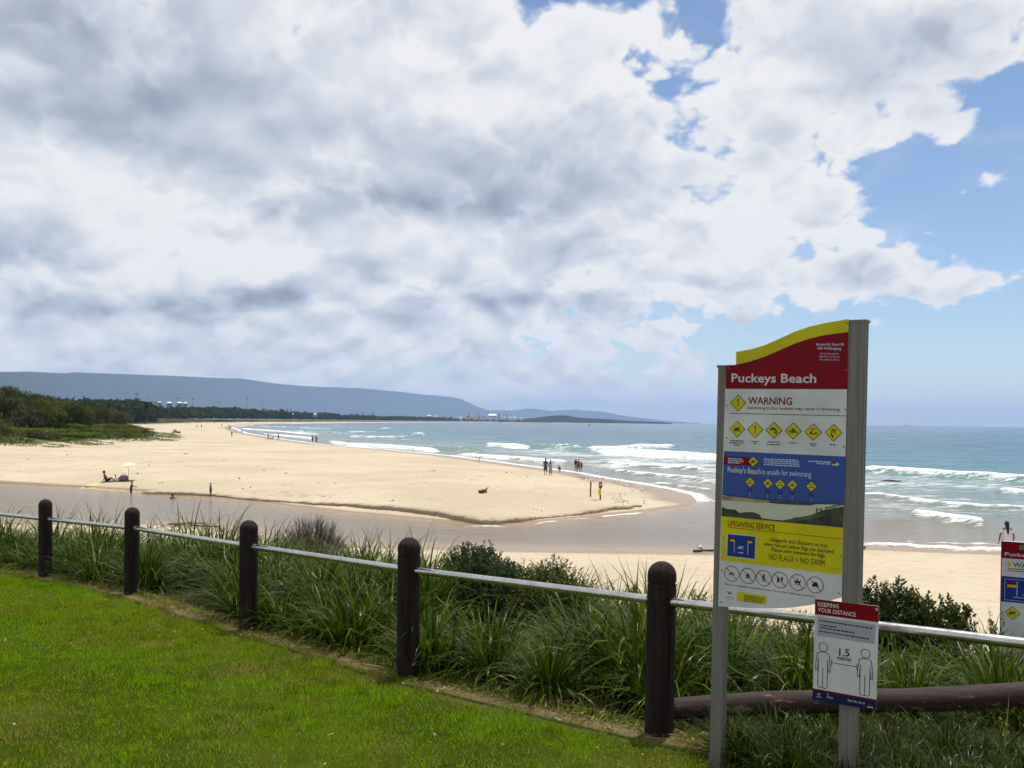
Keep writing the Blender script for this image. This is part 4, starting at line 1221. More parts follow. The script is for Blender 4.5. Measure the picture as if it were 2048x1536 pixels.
# ------------------------------------------------------------------ plants
def leaf_material(name, trans=0.35, rough=0.5, spec=0.35):
    m, t = material(name)
    col = attr_node(t, 'tint').outputs['Color']
    t.put(t.b.inputs['Base Color'], col)
    t.b.inputs['Roughness'].default_value = rough
    t.b.inputs['Specular IOR Level'].default_value = spec
    tr = t.node('ShaderNodeBsdfTranslucent')
    sc = t.node('ShaderNodeVectorMath', operation='MULTIPLY')
    t.l.new(col, sc.inputs[0]); sc.inputs[1].default_value = (1.25, 1.35, .6)
    t.l.new(sc.outputs[0], tr.inputs[0])
    mx = t.node('ShaderNodeMixShader'); mx.inputs[0].default_value = trans
    t.l.new(t.b.outputs[0], mx.inputs[1]); t.l.new(tr.outputs[0], mx.inputs[2])
    t.l.new(mx.outputs[0], t.out.inputs[0])
    return m
M_LEAF = leaf_material('strap_leaf', .22, .30, .07)
M_TURF = leaf_material('turf_blade', .46, .8, .0)
M_SHRUB = leaf_material('shrub_leaf', .2, .55, .04)
M_SCRUB = leaf_material('scrub_foliage', .18, .8, .0)
M_TWIG = plain('grey_twig', (.085, .062, .052), .85, .2, 0, (6, .4))
M_BARK = plain('bark', (.075, .058, .042), .9, .2, 0, (5, .4))

def pick(cols, w, n, jit=.18, rng=RNG):
    c = np.array(cols)[rng.choice(len(cols), n, p=np.array(w) / sum(w))]
    return c * rng.uniform(1 - jit, 1 + jit, (n, 1))

# --- mown grass
def blades(x, y, z, h, w, lean, col, rng=RNG):
    """one triangle for each blade"""
    n = len(x)
    a = rng.uniform(0, 2 * math.pi, n); b = rng.uniform(0, 2 * math.pi, n)
    base = np.stack([x, y, z], -1)
    sd = np.stack([np.cos(a), np.sin(a), np.zeros(n)], -1) * (w / 2)[:, None]
    tip = base + np.stack([np.cos(b) * lean * h, np.sin(b) * lean * h, h], -1)
    V = np.stack([base - sd, base + sd, tip], 1).reshape(-1, 3)
    return V, np.arange(3 * n).reshape(-1, 3), np.repeat(col, 3, 0)
N = 800000
tt = RNG.uniform(-4.5, 23, N); dd = 0.16 - 8.8 * RNG.uniform(0, 1, N) ** 1.25
gx, gy = from_td(tt, dd)
ok = (gy > 3.6) & (np.abs(gx / gy) < 1.1)
gx, gy, dd = gx[ok], gy[ok], dd[ok]
dr = dryness(gx, gy)
keep = RNG.uniform(0, 1, len(gx)) > dr * 0.72
gx, gy, dd, dr = gx[keep], gy[keep], dd[keep], dr[keep]
n = len(gx)
gz = lawn_z(gx, gy) + 0.03 * (fbm(gx * 0.9, gy * 0.9, 4, 77) - 0.5) - .004
p1 = fbm(gx * .55, gy * .9, 4, 301); p2 = fbm(gx * 2.6, gy * 2.6, 3, 302); p3 = fbm(gx * 7, gy * 7, 2, 303)
lush = sstep(p1, .38, .62)[:, None]; straw = (sstep(p2, .54, .74) * (1 - .6 * lush[:, 0]))[:, None]; dark = sstep(p3, .55, .75)[:, None]
col = np.array([.205, .270, .014]) * (1 - lush) + np.array([.180, .305, .008]) * lush
col = col * (1 - straw * .75) + np.array([.29, .24, .08]) * straw * .75
col = col * (1 - .32 * dark)
col = col * (1 - .8 * dr[:, None]) + np.array([.24, .185, .085]) * .8 * dr[:, None]
rs = RNG.uniform(0, 1, (n, 1)) < .07
col = np.where(rs, np.array([.26, .22, .10]), col) * RNG.uniform(.65, 1.35, (n, 1))
near = 1 + (gy - 6) * .05
tuft = sstep(fbm(gx * 4.3, gy * 4.3, 2, 305), .60, .76)
h = RNG.uniform(.016, .040, n) * (.55 + .9 * p3 + 1.1 * tuft) * (1 - .35 * dr)
V, T, C = blades(gx, gy, gz, h, RNG.uniform(.0045, .0085, n) * near, RNG.uniform(.1, 1.0, n), col)
# longer tufts the mower missed, and fallen bits of leaf
tc = from_td(RNG.uniform(-3, 15, 150), -RNG.uniform(.05, 1, 150) ** 1.4 * 7.5)
cx0, cy0 = np.repeat(tc[0], 34), np.repeat(tc[1], 34); k_ = len(cx0)
sp_r = np.abs(RNG.normal(0, .035, k_)); sp_a = RNG.uniform(0, 6.28, k_)
x_, y_ = cx0 + np.cos(sp_a) * sp_r, cy0 + np.sin(sp_a) * sp_r
V2, T2, C2 = blades(x_, y_, lawn_z(x_, y_) - .004, RNG.uniform(.04, .10, k_), RNG.uniform(.005, .009, k_), RNG.uniform(.3, 1.3, k_), pick([(.10, .16, .01), (.16, .20, .02), (.26, .22, .08)], [3, 2, .7], k_, .3))
fx, fy = from_td(RNG.uniform(-3, 15, 260), -RNG.uniform(0, 1, 260) ** 1.5 * 7)
V3, T3, C3 = blades(fx, fy, lawn_z(fx, fy) + .03, RNG.uniform(.006, .02, 260), RNG.uniform(.012, .03, 260), RNG.uniform(1, 2.5, 260), pick([(.45, .40, .25), (.30, .18, .07), (.55, .52, .40)], [2, 2, 1], 260, .2))
T2 = T2 + len(V); T3 = T3 + len(V) + len(V2)
V = np.concatenate([V, V2, V3]); T = np.concatenate([T, T2, T3]); C = np.concatenate([C, C2, C3])
me = np_mesh('lawn_grass', V, tris=T); attr(me, 'tint', C)
tag(link('lawn_grass', me, M_TURF), kind='stuff', label='short mown green grass of the lawn with straw coloured patches')

# --- ribbons for strappy leaves
def ribbons(base, az, elev, length, width, droop, col, seg=6, rng=RNG, curl=None):
    """bent strap leaves; every argument is an array over leaves"""
    n = len(az)
    pos = base.copy()
    ang = elev.copy()
    rows = []
    step = length / seg
    sidev = np.stack([-np.sin(az), np.cos(az), np.zeros(n)], -1)
    tw = rng.uniform(-.5, .5, n)
    for k in range(seg + 1):
        f = k / seg
        wd = width * (1 - f ** 2.2) * (0.65 + 0.35 * min(1, f * 4)) + .0006
        s = sidev * np.cos(tw)[:, None] + np.array([0, 0, 1.0]) * np.sin(tw)[:, None] * .6
        rows.append(np.stack([pos - s * (wd / 2)[:, None], pos + s * (wd / 2)[:, None]], 1))
        d = np.stack([np.cos(az) * np.cos(ang), np.sin(az) * np.cos(ang), np.sin(ang)], -1)
        pos = pos + d * step[:, None]
        ang = ang - droop * (0.35 + 1.3 * f) / seg
        az = az + (curl / seg if curl is not None else 0)
    V = np.stack(rows, 1)                      # n, seg+1, 2, 3
    idx = np.arange(n * (seg + 1) * 2).reshape(n, seg + 1, 2)
    Q = np.stack([idx[:, :-1, 0], idx[:, :-1, 1], idx[:, 1:, 1], idx[:, 1:, 0]], -1).reshape(-1, 4)
    C = np.repeat(col[:, None, :], (seg + 1) * 2, 1).reshape(-1, 3)
    return V.reshape(-1, 3), Q, C
GREENS = [(.039, .072, .003), (.060, .098, .005), (.017, .034, .002), (.105, .135, .012), (.18, .15, .05), (.08, .055, .02)]
def make_clump(seed, n, hgt, spread, dk=1.0):
    rng = np.random.default_rng(seed)
    az_ = rng.uniform(0, 2 * math.pi, n)
    r = rng.uniform(0, .13, n) * spread
    base = np.stack([np.cos(az_) * r, np.sin(az_) * r, np.zeros(n) - .03], -1)
    el_ = np.radians(rng.normal(58, 21, n).clip(5, 92))
    L = hgt * rng.uniform(.65, 1.35, n)
    V, Q, C = ribbons(base, az_ + rng.normal(0, .7, n), el_, L, rng.uniform(.014, .029, n), rng.uniform(.6, 3.1, n) * (L / hgt), pick(GREENS, [5, 4, 5, 1.6, .25, .2], n, .25, rng) * dk, 6, rng, rng.uniform(-.4, .4, n))
    me = np_mesh('strappy_grass', V, quads=Q, smooth=True); attr(me, 'tint', C)
    m = 14
    az_ = rng.uniform(0, 2 * math.pi, m)
    base = np.stack([np.cos(az_) * .12, np.sin(az_) * .12, np.zeros(m)], -1)
    V, Q, C = ribbons(base, az_, np.radians(rng.uniform(5, 50, m)), hgt * rng.uniform(.4, .95, m), rng.uniform(.006, .011, m), rng.uniform(.4, 1.6, m), pick([(.30, .24, .11), (.19, .13, .06)], [1, 1], m, .25, rng), 5, rng)
    md = np_mesh('dry_leaves', V, quads=Q, smooth=True); attr(md, 'tint', C)
    return me, md
CL = [make_clump(100 + k, 290, h, s) for k, (h, s) in enumerate([(.84, 1.3), (.98, 1.6), (.70, 1.3), (.90, 2.0), (.78, 1.8)])]
CL.append(make_clump(120, 260, .86, 1.9, .62)); CL.append(make_clump(121, 240, .95, 2.1, .55))  # darker tinted copies for the log's foot, shade put into the leaf colour
for a, b in CL: a.materials.append(M_LEAF); b.materials.append(M_LEAF)
spots = []
rr = random.Random(5)
tries = 0
while len(spots) < 150 and tries < 9000:
    tries += 1
    t_, d_ = rr.uniform(-5.5, 16.5), .30 + 6.8 * rr.random() ** 1.5
    x, y = from_td(np.array([t_]), np.array([d_])); x, y = x[0], y[0]
    if y < 2.5 or abs(x / y) > .74: continue
    pxx = x / y * F + HX
    if 300 < pxx < 470 and d_ < 1.7: continue          # mown gap behind the fence
    if 500 < pxx < 560 and d_ < .7: continue
    if t_ < .5 and y < 6.75: continue
    if 845 < pxx < 1150 and d_ > 1.0: continue
    if 525 < pxx < 715 and d_ > 1.9: continue
    if d_ > 3.2 and 690 < pxx < 1180 and y < 18: 
        if rr.random() < .7: continue
    sp = .46 + .09 * d_
    if any((x - a) ** 2 + (y - b) ** 2 < sp * sp for a, b, *_ in spots): continue
    spots.append((x, y, t_, d_))
# clumps seen by name in the photograph: the tall spiky one by the lagoon, those under the log
for px, py, Y in ((440, 1100, 17.5), (545, 1105, 15.5), (60, 1085, 17.0), (215, 1085, 17.0), (10, 1070, 19.0), (130, 1070, 18.5)):
    p = at(px, py, Y); t_, d_ = fence_td(np.array([p.x]), np.array([p.y])); spots.append((p.x, p.y, t_[0], d_[0]))
for px, Y in ((1500, 5.35), (1580, 5.15), (1660, 5.4), (1745, 5.0), (1800, 5.35), (1860, 4.95), (1930, 5.1), (2010, 4.8), (2060, 5.3), (1900, 5.55), (1980, 5.7), (1720, 5.6), (1560, 5.75), (1470, 5.6), (1620, 5.0), (1690, 4.85), (1770, 4.7), (1830, 4.75), (1900, 4.65), (1970, 4.6), (2050, 4.55), (1780, 5.75), (1850, 5.8), (1640, 5.7), (2030, 5.6), (1950, 5.35)):
    x = (px - HX) / F * Y; t_, d_ = fence_td(np.array([x]), np.array([Y])); spots.append((x, Y, t_[0], d_[0]))
POSTT = [(-1.6, 'at the right edge'), (0, 'behind the tall sign'), (2.47, 'between the two posts nearest the sign'), (5.29, 'right of the middle post'), (8.65, 'left of the middle post'), (11.3, 'between the two farthest posts'), (99, 'beyond the farthest post')]
seen = {}
order = []
for i, (x, y, t_, d_) in enumerate(spots):
    seg = next(q for a, q in POSTT if t_ < a)
    row = 'at the foot of the log' if (t_ < 0 and d_ < .35) else ('at the fence' if d_ < 1.1 else ('just down the bank' if d_ < 2.2 else ('halfway down the bank' if d_ < 4 else 'far down the bank')))
    order.append((row, seg))
    seen.setdefault((row, seg), []).append((t_, i))
rank = {}
for key, lst in seen.items():
    lst.sort(reverse=True)                     # from left to right along the fence
    names = {1: ['lone'], 2: ['left', 'right'], 3: ['left', 'middle', 'right']}
    num = ['first', 'second', 'third', 'fourth', 'fifth', 'sixth', 'seventh', 'eighth', 'ninth', 'tenth', 'eleventh', 'twelfth', 'thirteenth', 'fourteenth', 'fifteenth', 'sixteenth', 'seventeenth', 'eighteenth', 'nineteenth', 'twentieth', 'twenty-first', 'twenty-second', 'twenty-third', 'twenty-fourth', 'twenty-fifth', 'twenty-sixth', 'twenty-seventh']
    for j, (_, i) in enumerate(lst):
        rank[i] = (names[len(lst)][j] if len(lst) <= 3 else num[min(j, 26)] + ' from left')
for i, (x, y, t_, d_) in enumerate(spots):
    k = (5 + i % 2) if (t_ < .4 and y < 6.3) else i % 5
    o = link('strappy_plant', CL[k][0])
    dl = link('dry_leaves', CL[k][1], None, o)
    z = float(bank_z(np.array([x]), np.array([y]))[0]) if d_ > .12 else lawn_z(x, y)
    s = rr.uniform(.8, 1.2) * (0.82 if d_ < .8 else 1.0)
    if d_ > 2.2: s *= (1.12 if t_ > 5.5 else .80)
    if t_ > 7.5: s *= 1.12
    if t_ < .4 and y < 6.3: s = rr.uniform(.28, .40)
    o.location = (x, y, z)
    o.rotation_euler = (rr.uniform(-.12, .12), rr.uniform(-.12, .12), rr.uniform(0, 6.28))
    o.scale = (s, s, s * rr.uniform(.9, 1.1))
    row, seg = order[i]
    rk = rank[i]
    lab = 'strappy clump %s, %s, %s' % (row, seg, rk) if 'from left' in rk else '%s strappy clump %s, %s' % (rk, row, seg)
    tag(o, lab, 'plant', 'strappy clumps of the bank')

# --- soft grasses and weeds that fill the bank, not countable
N = 34000
tt = RNG.uniform(-7, 25, N); dd = .02 + 11.5 * RNG.uniform(0, 1, N) ** 2.1
x, y = from_td(tt, dd)
ok = (y > 2.2) & (np.abs(x / y) < 1.1); x, y, dd, tt = x[ok], y[ok], dd[ok], tt[ok]
n = len(x); z = np.where(dd < .1, lawn_z(x, y), bank_z(x, y))
pat = fbm(x * 1.1, y * 1.1, 3, 71)
gap = sstep(x / y * F + HX, 290, 320) * (1 - sstep(x / y * F + HX, 470, 500)) * (1 - sstep(dd, 1.0, 2.0))
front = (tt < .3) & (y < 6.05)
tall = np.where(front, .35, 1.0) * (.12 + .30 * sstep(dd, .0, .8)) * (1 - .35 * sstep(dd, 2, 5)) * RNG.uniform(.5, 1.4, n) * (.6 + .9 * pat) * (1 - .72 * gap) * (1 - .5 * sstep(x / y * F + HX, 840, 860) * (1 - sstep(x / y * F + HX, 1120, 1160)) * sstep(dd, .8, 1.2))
col = np.where(front[:, None], .55, 1.0) * pick([(.042, .062, .005), (.070, .092, .008), (.026, .040, .005), (.12, .12, .02), (.20, .155, .065), (.09, .055, .028)], [5, 4, 4, 1.0, .35, .4], n, .3)  # front growth tinted darker, painting in the shade below the log
lo = (tall < .16)[:, None]; col = np.where(lo, col * np.array([1.25, 1.3, .8]), col)
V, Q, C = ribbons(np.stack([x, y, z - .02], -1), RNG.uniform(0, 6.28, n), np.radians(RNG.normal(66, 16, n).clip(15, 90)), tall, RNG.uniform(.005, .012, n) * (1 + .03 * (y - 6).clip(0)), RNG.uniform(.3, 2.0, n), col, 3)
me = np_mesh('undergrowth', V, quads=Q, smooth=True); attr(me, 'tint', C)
tag(link('undergrowth', me, M_LEAF), kind='stuff', label='soft weedy grass filling the bank between the strappy clumps')
# broad leaved weeds among it
N = 34000
tt = RNG.uniform(-7, 20, N); dd = .15 + 12 * RNG.uniform(0, 1, N) ** 1.3
x, y = from_td(tt, dd)
pat = fbm(x * .8, y * .8, 3, 73)
ok = (y > 2.2) & (np.abs(x / y) < .78) & (pat > .46); x, y, dd, pat = x[ok], y[ok], dd[ok], pat[ok]
n = len(x); z = bank_z(x, y) + RNG.uniform(.02, .45, n) * sstep(dd, .1, 1.5) * (pat * 1.4)
a = RNG.uniform(0, 6.28, n); tl = RNG.uniform(-.6, .9, n); L = RNG.uniform(.02, .05, n) * (1 + .02 * (y - 6).clip(0)); wd = L * RNG.uniform(.25, .5, n)
d = np.stack([np.cos(a) * np.cos(tl), np.sin(a) * np.cos(tl), np.sin(tl)], -1); s = np.stack([-np.sin(a), np.cos(a), RNG.uniform(-.5, .5, n)], -1)
c0 = np.stack([x, y, z], -1)
V = np.stack([c0, c0 + d * (L * .5)[:, None] + s * (wd / 2)[:, None], c0 + d * L[:, None], c0 + d * (L * .5)[:, None] - s * (wd / 2)[:, None]], 1).reshape(-1, 3)
col = pick([(.05, .08, .014), (.085, .11, .02), (.11, .09, .03), (.14, .075, .04)], [5, 3, 1.5, .6], n, .3)
me = np_mesh('weeds', V, quads=np.arange(4 * n).reshape(-1, 4)); attr(me, 'tint', np.repeat(col, 4, 0))
tag(link('weeds', me, M_SHRUB), kind='stuff', label='small broad leaved weeds scattered over the bank')
# dry litter along the lawn's edge
N = 4500
tt = RNG.uniform(-4, 16, N); dd = RNG.normal(.03, .12, N)
x, y = from_td(tt, dd); n = N
a = RNG.uniform(0, 6.28, n); L = RNG.uniform(.02, .09, n); wd = RNG.uniform(.003, .007, n)
d = np.stack([np.cos(a), np.sin(a), RNG.uniform(-.1, .35, n)], -1); s = np.stack([-np.sin(a), np.cos(a), np.zeros(n)], -1)
c0 = np.stack([x, y, lawn_z(x, y) + .012 + RNG.uniform(0, .012, n)], -1)
V = np.stack([c0 - s * wd[:, None], c0 + s * wd[:, None], c0 + d * L[:, None] + s * wd[:, None] * .4, c0 + d * L[:, None] - s * wd[:, None] * .4], 1).reshape(-1, 3)
me = np_mesh('dry_litter', V, quads=np.arange(4 * n).reshape(-1, 4)); attr(me, 'tint', np.repeat(pick([(.30, .23, .11), (.18, .12, .06), (.09, .06, .035), (.36, .30, .17)], [3, 3, 2, 1], n, .3), 4, 0))
tag(link('dry_litter', me, M_TURF), kind='stuff', label='dry straw and leaf litter along the lawn edge by the fence')

# --- shrubs
def shoots(rng, n, rx, ry, h, leaves, llen, lwid, cols, w, up=.5, bushy=1.0, inner=.25):
    """leaves set round many short shoots that fill a dome; returns leaf mesh arrays and shoot lines"""
    th = rng.uniform(0, 2 * math.pi, n); ph = np.arccos(rng.uniform(-.05, 1, n))
    rad = rng.uniform(inner, 1, n) ** (1 / 3)
    lump = 1 + .30 * (fbm(th * 1.6 + 9, ph * 2.6, 3, int(rng.integers(999))) - .5) * bushy
    tipp = np.stack([np.cos(th) * np.sin(ph) * rx, np.sin(th) * np.sin(ph) * ry, np.cos(ph) * h], -1) * (rad * lump)[:, None]
    tipp[:, 2] = tipp[:, 2].clip(.05)
    dirn = tipp / np.linalg.norm(tipp, axis=1, keepdims=True) * (1 - up) + np.array([0, 0, 1.0]) * up
    dirn += rng.normal(0, .16, dirn.shape); dirn /= np.linalg.norm(dirn, axis=1, keepdims=True)
    sl = rng.uniform(.10, .26, n) * h
    k = leaves
    f = np.tile(np.linspace(0, 1, k), n); rep = lambda a: np.repeat(a, k, 0)
    pos = rep(tipp) - rep(dirn) * (rep(sl) * (1 - f))[:, None]
    a = rng.uniform(0, 6.28, n * k)
    rx_ = np.cross(rep(dirn), np.array([.31, .2, .93])); rx_ /= np.linalg.norm(rx_, axis=1, keepdims=True) + 1e-9
    ry_ = np.cross(rep(dirn), rx_)
    out = rx_ * np.cos(a)[:, None] + ry_ * np.sin(a)[:, None]
    ld = out * rng.uniform(.5, 1, n * k)[:, None] + rep(dirn) * rng.uniform(.3, 1.0, n * k)[:, None]; ld /= np.linalg.norm(ld, axis=1, keepdims=True)
    sd = np.cross(ld, out + rng.normal(0, .5, out.shape)); sd /= np.linalg.norm(sd, axis=1, keepdims=True) + 1e-9
    L = rng.uniform(.7, 1.3, n * k) * llen; Wd = L * lwid
    V = np.stack([pos, pos + ld * (L * .55)[:, None] + sd * (Wd / 2)[:, None], pos + ld * L[:, None], pos + ld * (L * .55)[:, None] - sd * (Wd / 2)[:, None]], 1).reshape(-1, 3)
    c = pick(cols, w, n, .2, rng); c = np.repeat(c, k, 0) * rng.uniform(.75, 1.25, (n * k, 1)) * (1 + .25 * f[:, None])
    return V, np.arange(4 * n * k).reshape(-1, 4), np.repeat(c, 4, 0), tipp, dirn, sl
def stems_mesh(tipp, rng, m, r0, mat, parent):
    mb = MB()
    for i in rng.choice(len(tipp), min(m, len(tipp)), replace=False):
        p = Vector(tipp[i]) * .92
        mid = Vector((p.x * .45, p.y * .45, p.z * .5 + .06))
        mb.tube([(p.x * .06, p.y * .06, -.15), mid, p], [r0, r0 * .6, r0 * .25], 4, False)
    return mb.build('stems', mat, parent)
def shrub(name, label, px, py_top, Y, rx, ry, n, leaves, llen, lwid, cols, w, up, seed, group=None, inner=.25, hmin=.4, lift=0.0):
    rng = np.random.default_rng(seed)
    top = at(px, py_top, Y)
    xa, ya = np.array([top.x]), np.array([top.y])
    g = max(float(bank_z(xa, ya)[0]), float(land_z(xa, ya)[0][0]))
    h = max(hmin, (top.z - g) / 1.06)
    root = empty(name, (top.x, top.y, g))
    V, Q, C, tp, dn_, sl = shoots(rng, n, rx, ry, h, leaves, llen, lwid, cols, w, up, 1.0, inner)
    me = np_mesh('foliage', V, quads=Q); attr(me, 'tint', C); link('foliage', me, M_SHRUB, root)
    stems_mesh(tp, rng, 60, .014, M_BARK, root)
    tag(root, label, 'shrub', group)
    return root
CB = [(.030, .050, .022), (.045, .070, .028), (.022, .038, .018), (.065, .085, .035)]
CY = [(.075, .090, .020), (.055, .075, .018), (.10, .10, .03), (.035, .05, .015)]
CK = [(.028, .045, .014), (.042, .062, .016), (.075, .085, .022), (.16, .10, .03)]
shrub('dense_bush', 'dense dark green rounded bush behind the rail, below the lagoon water', 958, 1083, 11.6, .92, .9, 3600, 15, .046, .42, CB, [4, 3, 3, 1.2], .35, 11)
shrub('dense_bush', 'low yellowish green bush sloping off the right side of the dense dark bush', 1098, 1108, 11.2, .78, .75, 2400, 13, .040, .40, CY, [3, 3, 1, 2], .4, 12)
shrub('upright_shrub', 'dark upright coastal shrub against the sand just right of the tall sign', 1790, 1140, 11.4, .72, .6, 900, 26, .050, .5, CK, [4, 3, 1, .5], .85, 13)
shrub('upright_shrub', 'low dark coastal shrub right of the tall upright one, sloping to the sand', 1885, 1175, 10.9, .55, .5, 480, 24, .050, .5, CK, [4, 3, 1, .5], .8, 14)
shrub('upright_shrub', 'narrow dark shrub rising close to the right edge of the tall sign', 1725, 1150, 12.2, .34, .4, 260, 26, .050, .5, CK, [4, 3, 1, .5], .9, 15)
shrub('upright_shrub', 'small leafy shrub beside the left edge of the second sign', 1990, 1206, 9.7, .22, .3, 110, 20, .036, .42, CK, [3, 3, 2, .5], .8, 16)
shrub('upright_shrub', 'small dark shrub seen just left of the tall sign below the sand', 1402, 1172, 13.0, .26, .3, 130, 20, .038, .42, CK, [4, 3, 1, .5], .8, 17)
shrub('upright_shrub', 'sprig of small leaves poking up left of the post by the sign', 1268, 1150, 12.0, .24, .3, 110, 18, .034, .42, CK, [4, 3, 1, .5], .8, 18)
shrub('upright_shrub', 'leafy shrub behind the small distance sign, under the tall sign', 1600, 1215, 9.4, .7, .5, 340, 20, .036, .42, [(.06, .07, .02), (.10, .085, .03), (.19, .13, .05)], [4, 3, 1.6], .6, 19)
shrub('upright_shrub', 'sunlit brownish shrub between the post and the tall sign, behind the rail', 1400, 1222, 9.6, .5, .5, 240, 20, .034, .42, [(.07, .08, .02), (.13, .10, .035), (.22, .16, .07)], [4, 3, 2], .6, 20)
# bare bush
def twigs(label, px, py, Y, rx, h, seed, n):
    rng = np.random.default_rng(seed)
    p = at(px, py, Y); xa, ya = np.array([p.x]), np.array([p.y])
    g = max(float(bank_z(xa, ya)[0]), float(land_z(xa, ya)[0][0]))
    h = p.z - g
    V, Q = [], []
    root = link('bare_bush', None) if False else None
    segs = []
    for i in range(n):
        th = rng.uniform(0, 6.28); ph = math.acos(rng.uniform(.0, 1)); r = rng.uniform(.86, 1.03)
        tip = np.array([math.cos(th) * math.sin(ph) * rx, math.sin(th) * math.sin(ph) * rx, math.cos(ph) * h]) * r
        b = np.array([tip[0] * .12, tip[1] * .12, 0])
        m1 = b + (tip - b) * .45 + np.array([0, 0, .10 * h]) + rng.normal(0, .03, 3)
        m2 = b + (tip - b) * .75 + np.array([0, 0, .06 * h]) + rng.normal(0, .02, 3)
        segs.append(([b, m1, m2, tip], .006))
        for j in range(5):
            f = rng.uniform(.45, .95); q = m1 + (tip - m1) * f
            e = q + (tip - m1) * rng.uniform(.18, .38) + rng.normal(0, .07, 3)
            e2 = np.array([e[0] / rx, e[1] / rx, e[2] / h]); ln = np.linalg.norm(e2)
            if ln > 1.05: e = e / ln * 1.05
            segs.append(([q, (q + e) / 2 + rng.normal(0, .012, 3), e], .0035))
    mb = MB()
    for pts, r in segs:
        mb.tube(pts, [r * (1 - .6 * k / (len(pts) - 1)) for k in range(len(pts))], 3, False)
    o = mb.build('bare_bush', M_TWIG)
    o.location = (p.x, p.y, g)
    return tag(o, label, 'bush')
twigs('leafless grey brown twiggy bush with a rounded top behind the fence', 625, 1034, 23.0, 1.42, 1.2, 31, 1400)

# --- scrub on the dune
def make_scrub(seed, cols, w):
    rng = np.random.default_rng(seed)
    V_, C_ = [], []
    lobes = [(rng.uniform(-.55, .55), rng.uniform(-.55, .55), rng.uniform(.16, .74), rng.uniform(.28, .50)) for _ in range(12)] + [(0, 0, .5, .6)]
    for lx, ly, lz, lr in lobes:
        n = int(420 * lr)
        th = rng.uniform(0, 6.28, n); ph = np.arccos(rng.uniform(-.8, 1, n)); r = lr * rng.uniform(.72, 1.06, n)
        c = np.stack([lx + np.cos(th) * np.sin(ph) * r, ly + np.sin(th) * np.sin(ph) * r, lz + np.cos(ph) * r * .62], -1)
        s = rng.uniform(.025, .065, n)[:, None]
        nrm = np.stack([np.cos(th) * np.sin(ph), np.sin(th) * np.sin(ph), np.cos(ph) + .5], -1) + rng.normal(0, .45, (n, 3))
        nrm /= np.linalg.norm(nrm, axis=1, keepdims=True)
        a = np.cross(nrm, rng.normal(0, 1, (n, 3))); a /= np.linalg.norm(a, axis=1, keepdims=True); b = np.cross(nrm, a)
        V_.append(np.stack([c - a * s, c - b * s * .6, c + a * s, c + b * s * .6], 1).reshape(-1, 3))
        col = pick(cols, w, 1, .15, rng) * rng.uniform(.7, 1.35, (n, 1)) * pick([(1, 1, 1), (1.15, 1.0, .8), (.8, .9, .9)], [2, 1, 1], n, .1, rng)
        C_.append(np.repeat(col, 4, 0))
    V = np.concatenate(V_); V[:, 2] = V[:, 2].clip(-.02)
    me = np_mesh('crown', V, quads=np.arange(len(V)).reshape(-1, 4)); attr(me, 'tint', np.concatenate(C_)); me.materials.append(M_SCRUB)
    mb = MB()
    for k in range(4):
        a = rng.uniform(0, 6.28)
        mb.tube([(0, 0, -.12), (math.cos(a) * .12, math.sin(a) * .12, .22), (math.cos(a) * .34, math.sin(a) * .34, .55)], [.035, .026, .012], 5, False)
    tm = mb.mesh('trunk'); tm.materials.append(M_BARK)
    return me, tm
SG = [(.052, .066, .014), (.075, .085, .018), (.034, .046, .012), (.085, .084, .030)]
SCR = [make_scrub(200, SG, [3, 2, 3, 1]), make_scrub(201, SG, [1, 3, 1, 1]), make_scrub(202, [(.070, .058, .034), (.085, .075, .042), (.06, .065, .028)], [1, 1, 1]), make_scrub(203, [(.075, .105, .012), (.095, .125, .016)], [1, 1]), make_scrub(204, SG, [2, 1, 4, 0.2])]
SCR_TXT = ['dark green rounded scrub bush', 'lumpy olive green scrub bush', 'brownish grey scrub bush', 'bright green low scrub bush', 'very dark green scrub bush']
def dune_dist(x, y):
    return poly_dist(x, y, DUNELINE) * np.where(inside(x, y, DUNE), 1, -1)
def scatter_line(y0, y1, dmin, dmax, sp, limit, seed, b0=-.68, b1=-.10):
    g = np.random.default_rng(seed); out = []
    yy = y0 * (y1 / y0) ** g.random(40000); xx = yy * g.uniform(b0, b1, 40000)
    dd_ = dune_dist(xx, yy)
    for x, y, d in zip(xx, yy, dd_):
        if len(out) >= limit: break
        if not (dmin < d < dmax): continue
        s_ = sp * (1 + y / 900) * (.75 if d < 16 else 1)
        if any((x - a) ** 2 + (y - b) ** 2 < s_ * s_ for a, b, _ in out): continue
        out.append((x, y, d))
    return out
DL = DUNELINE[2:]
DL = sorted(DL, key=lambda p: p[1])
sc_spots = scatter_line(150, 340, 5, 60, 4.6, 200, 1) + scatter_line(340, 760, 5, 36, 8.0, 85, 2) + scatter_line(150, 300, 5, 45, 6.5, 45, 3, -.95, -.69)
sc_spots.sort(key=lambda p: p[1])
xs_, ys_ = np.array([p[0] for p in sc_spots]), np.array([p[1] for p in sc_spots])
zs_ = land_z(xs_, ys_)[0]
rr = random.Random(9)
scr_lab = {}
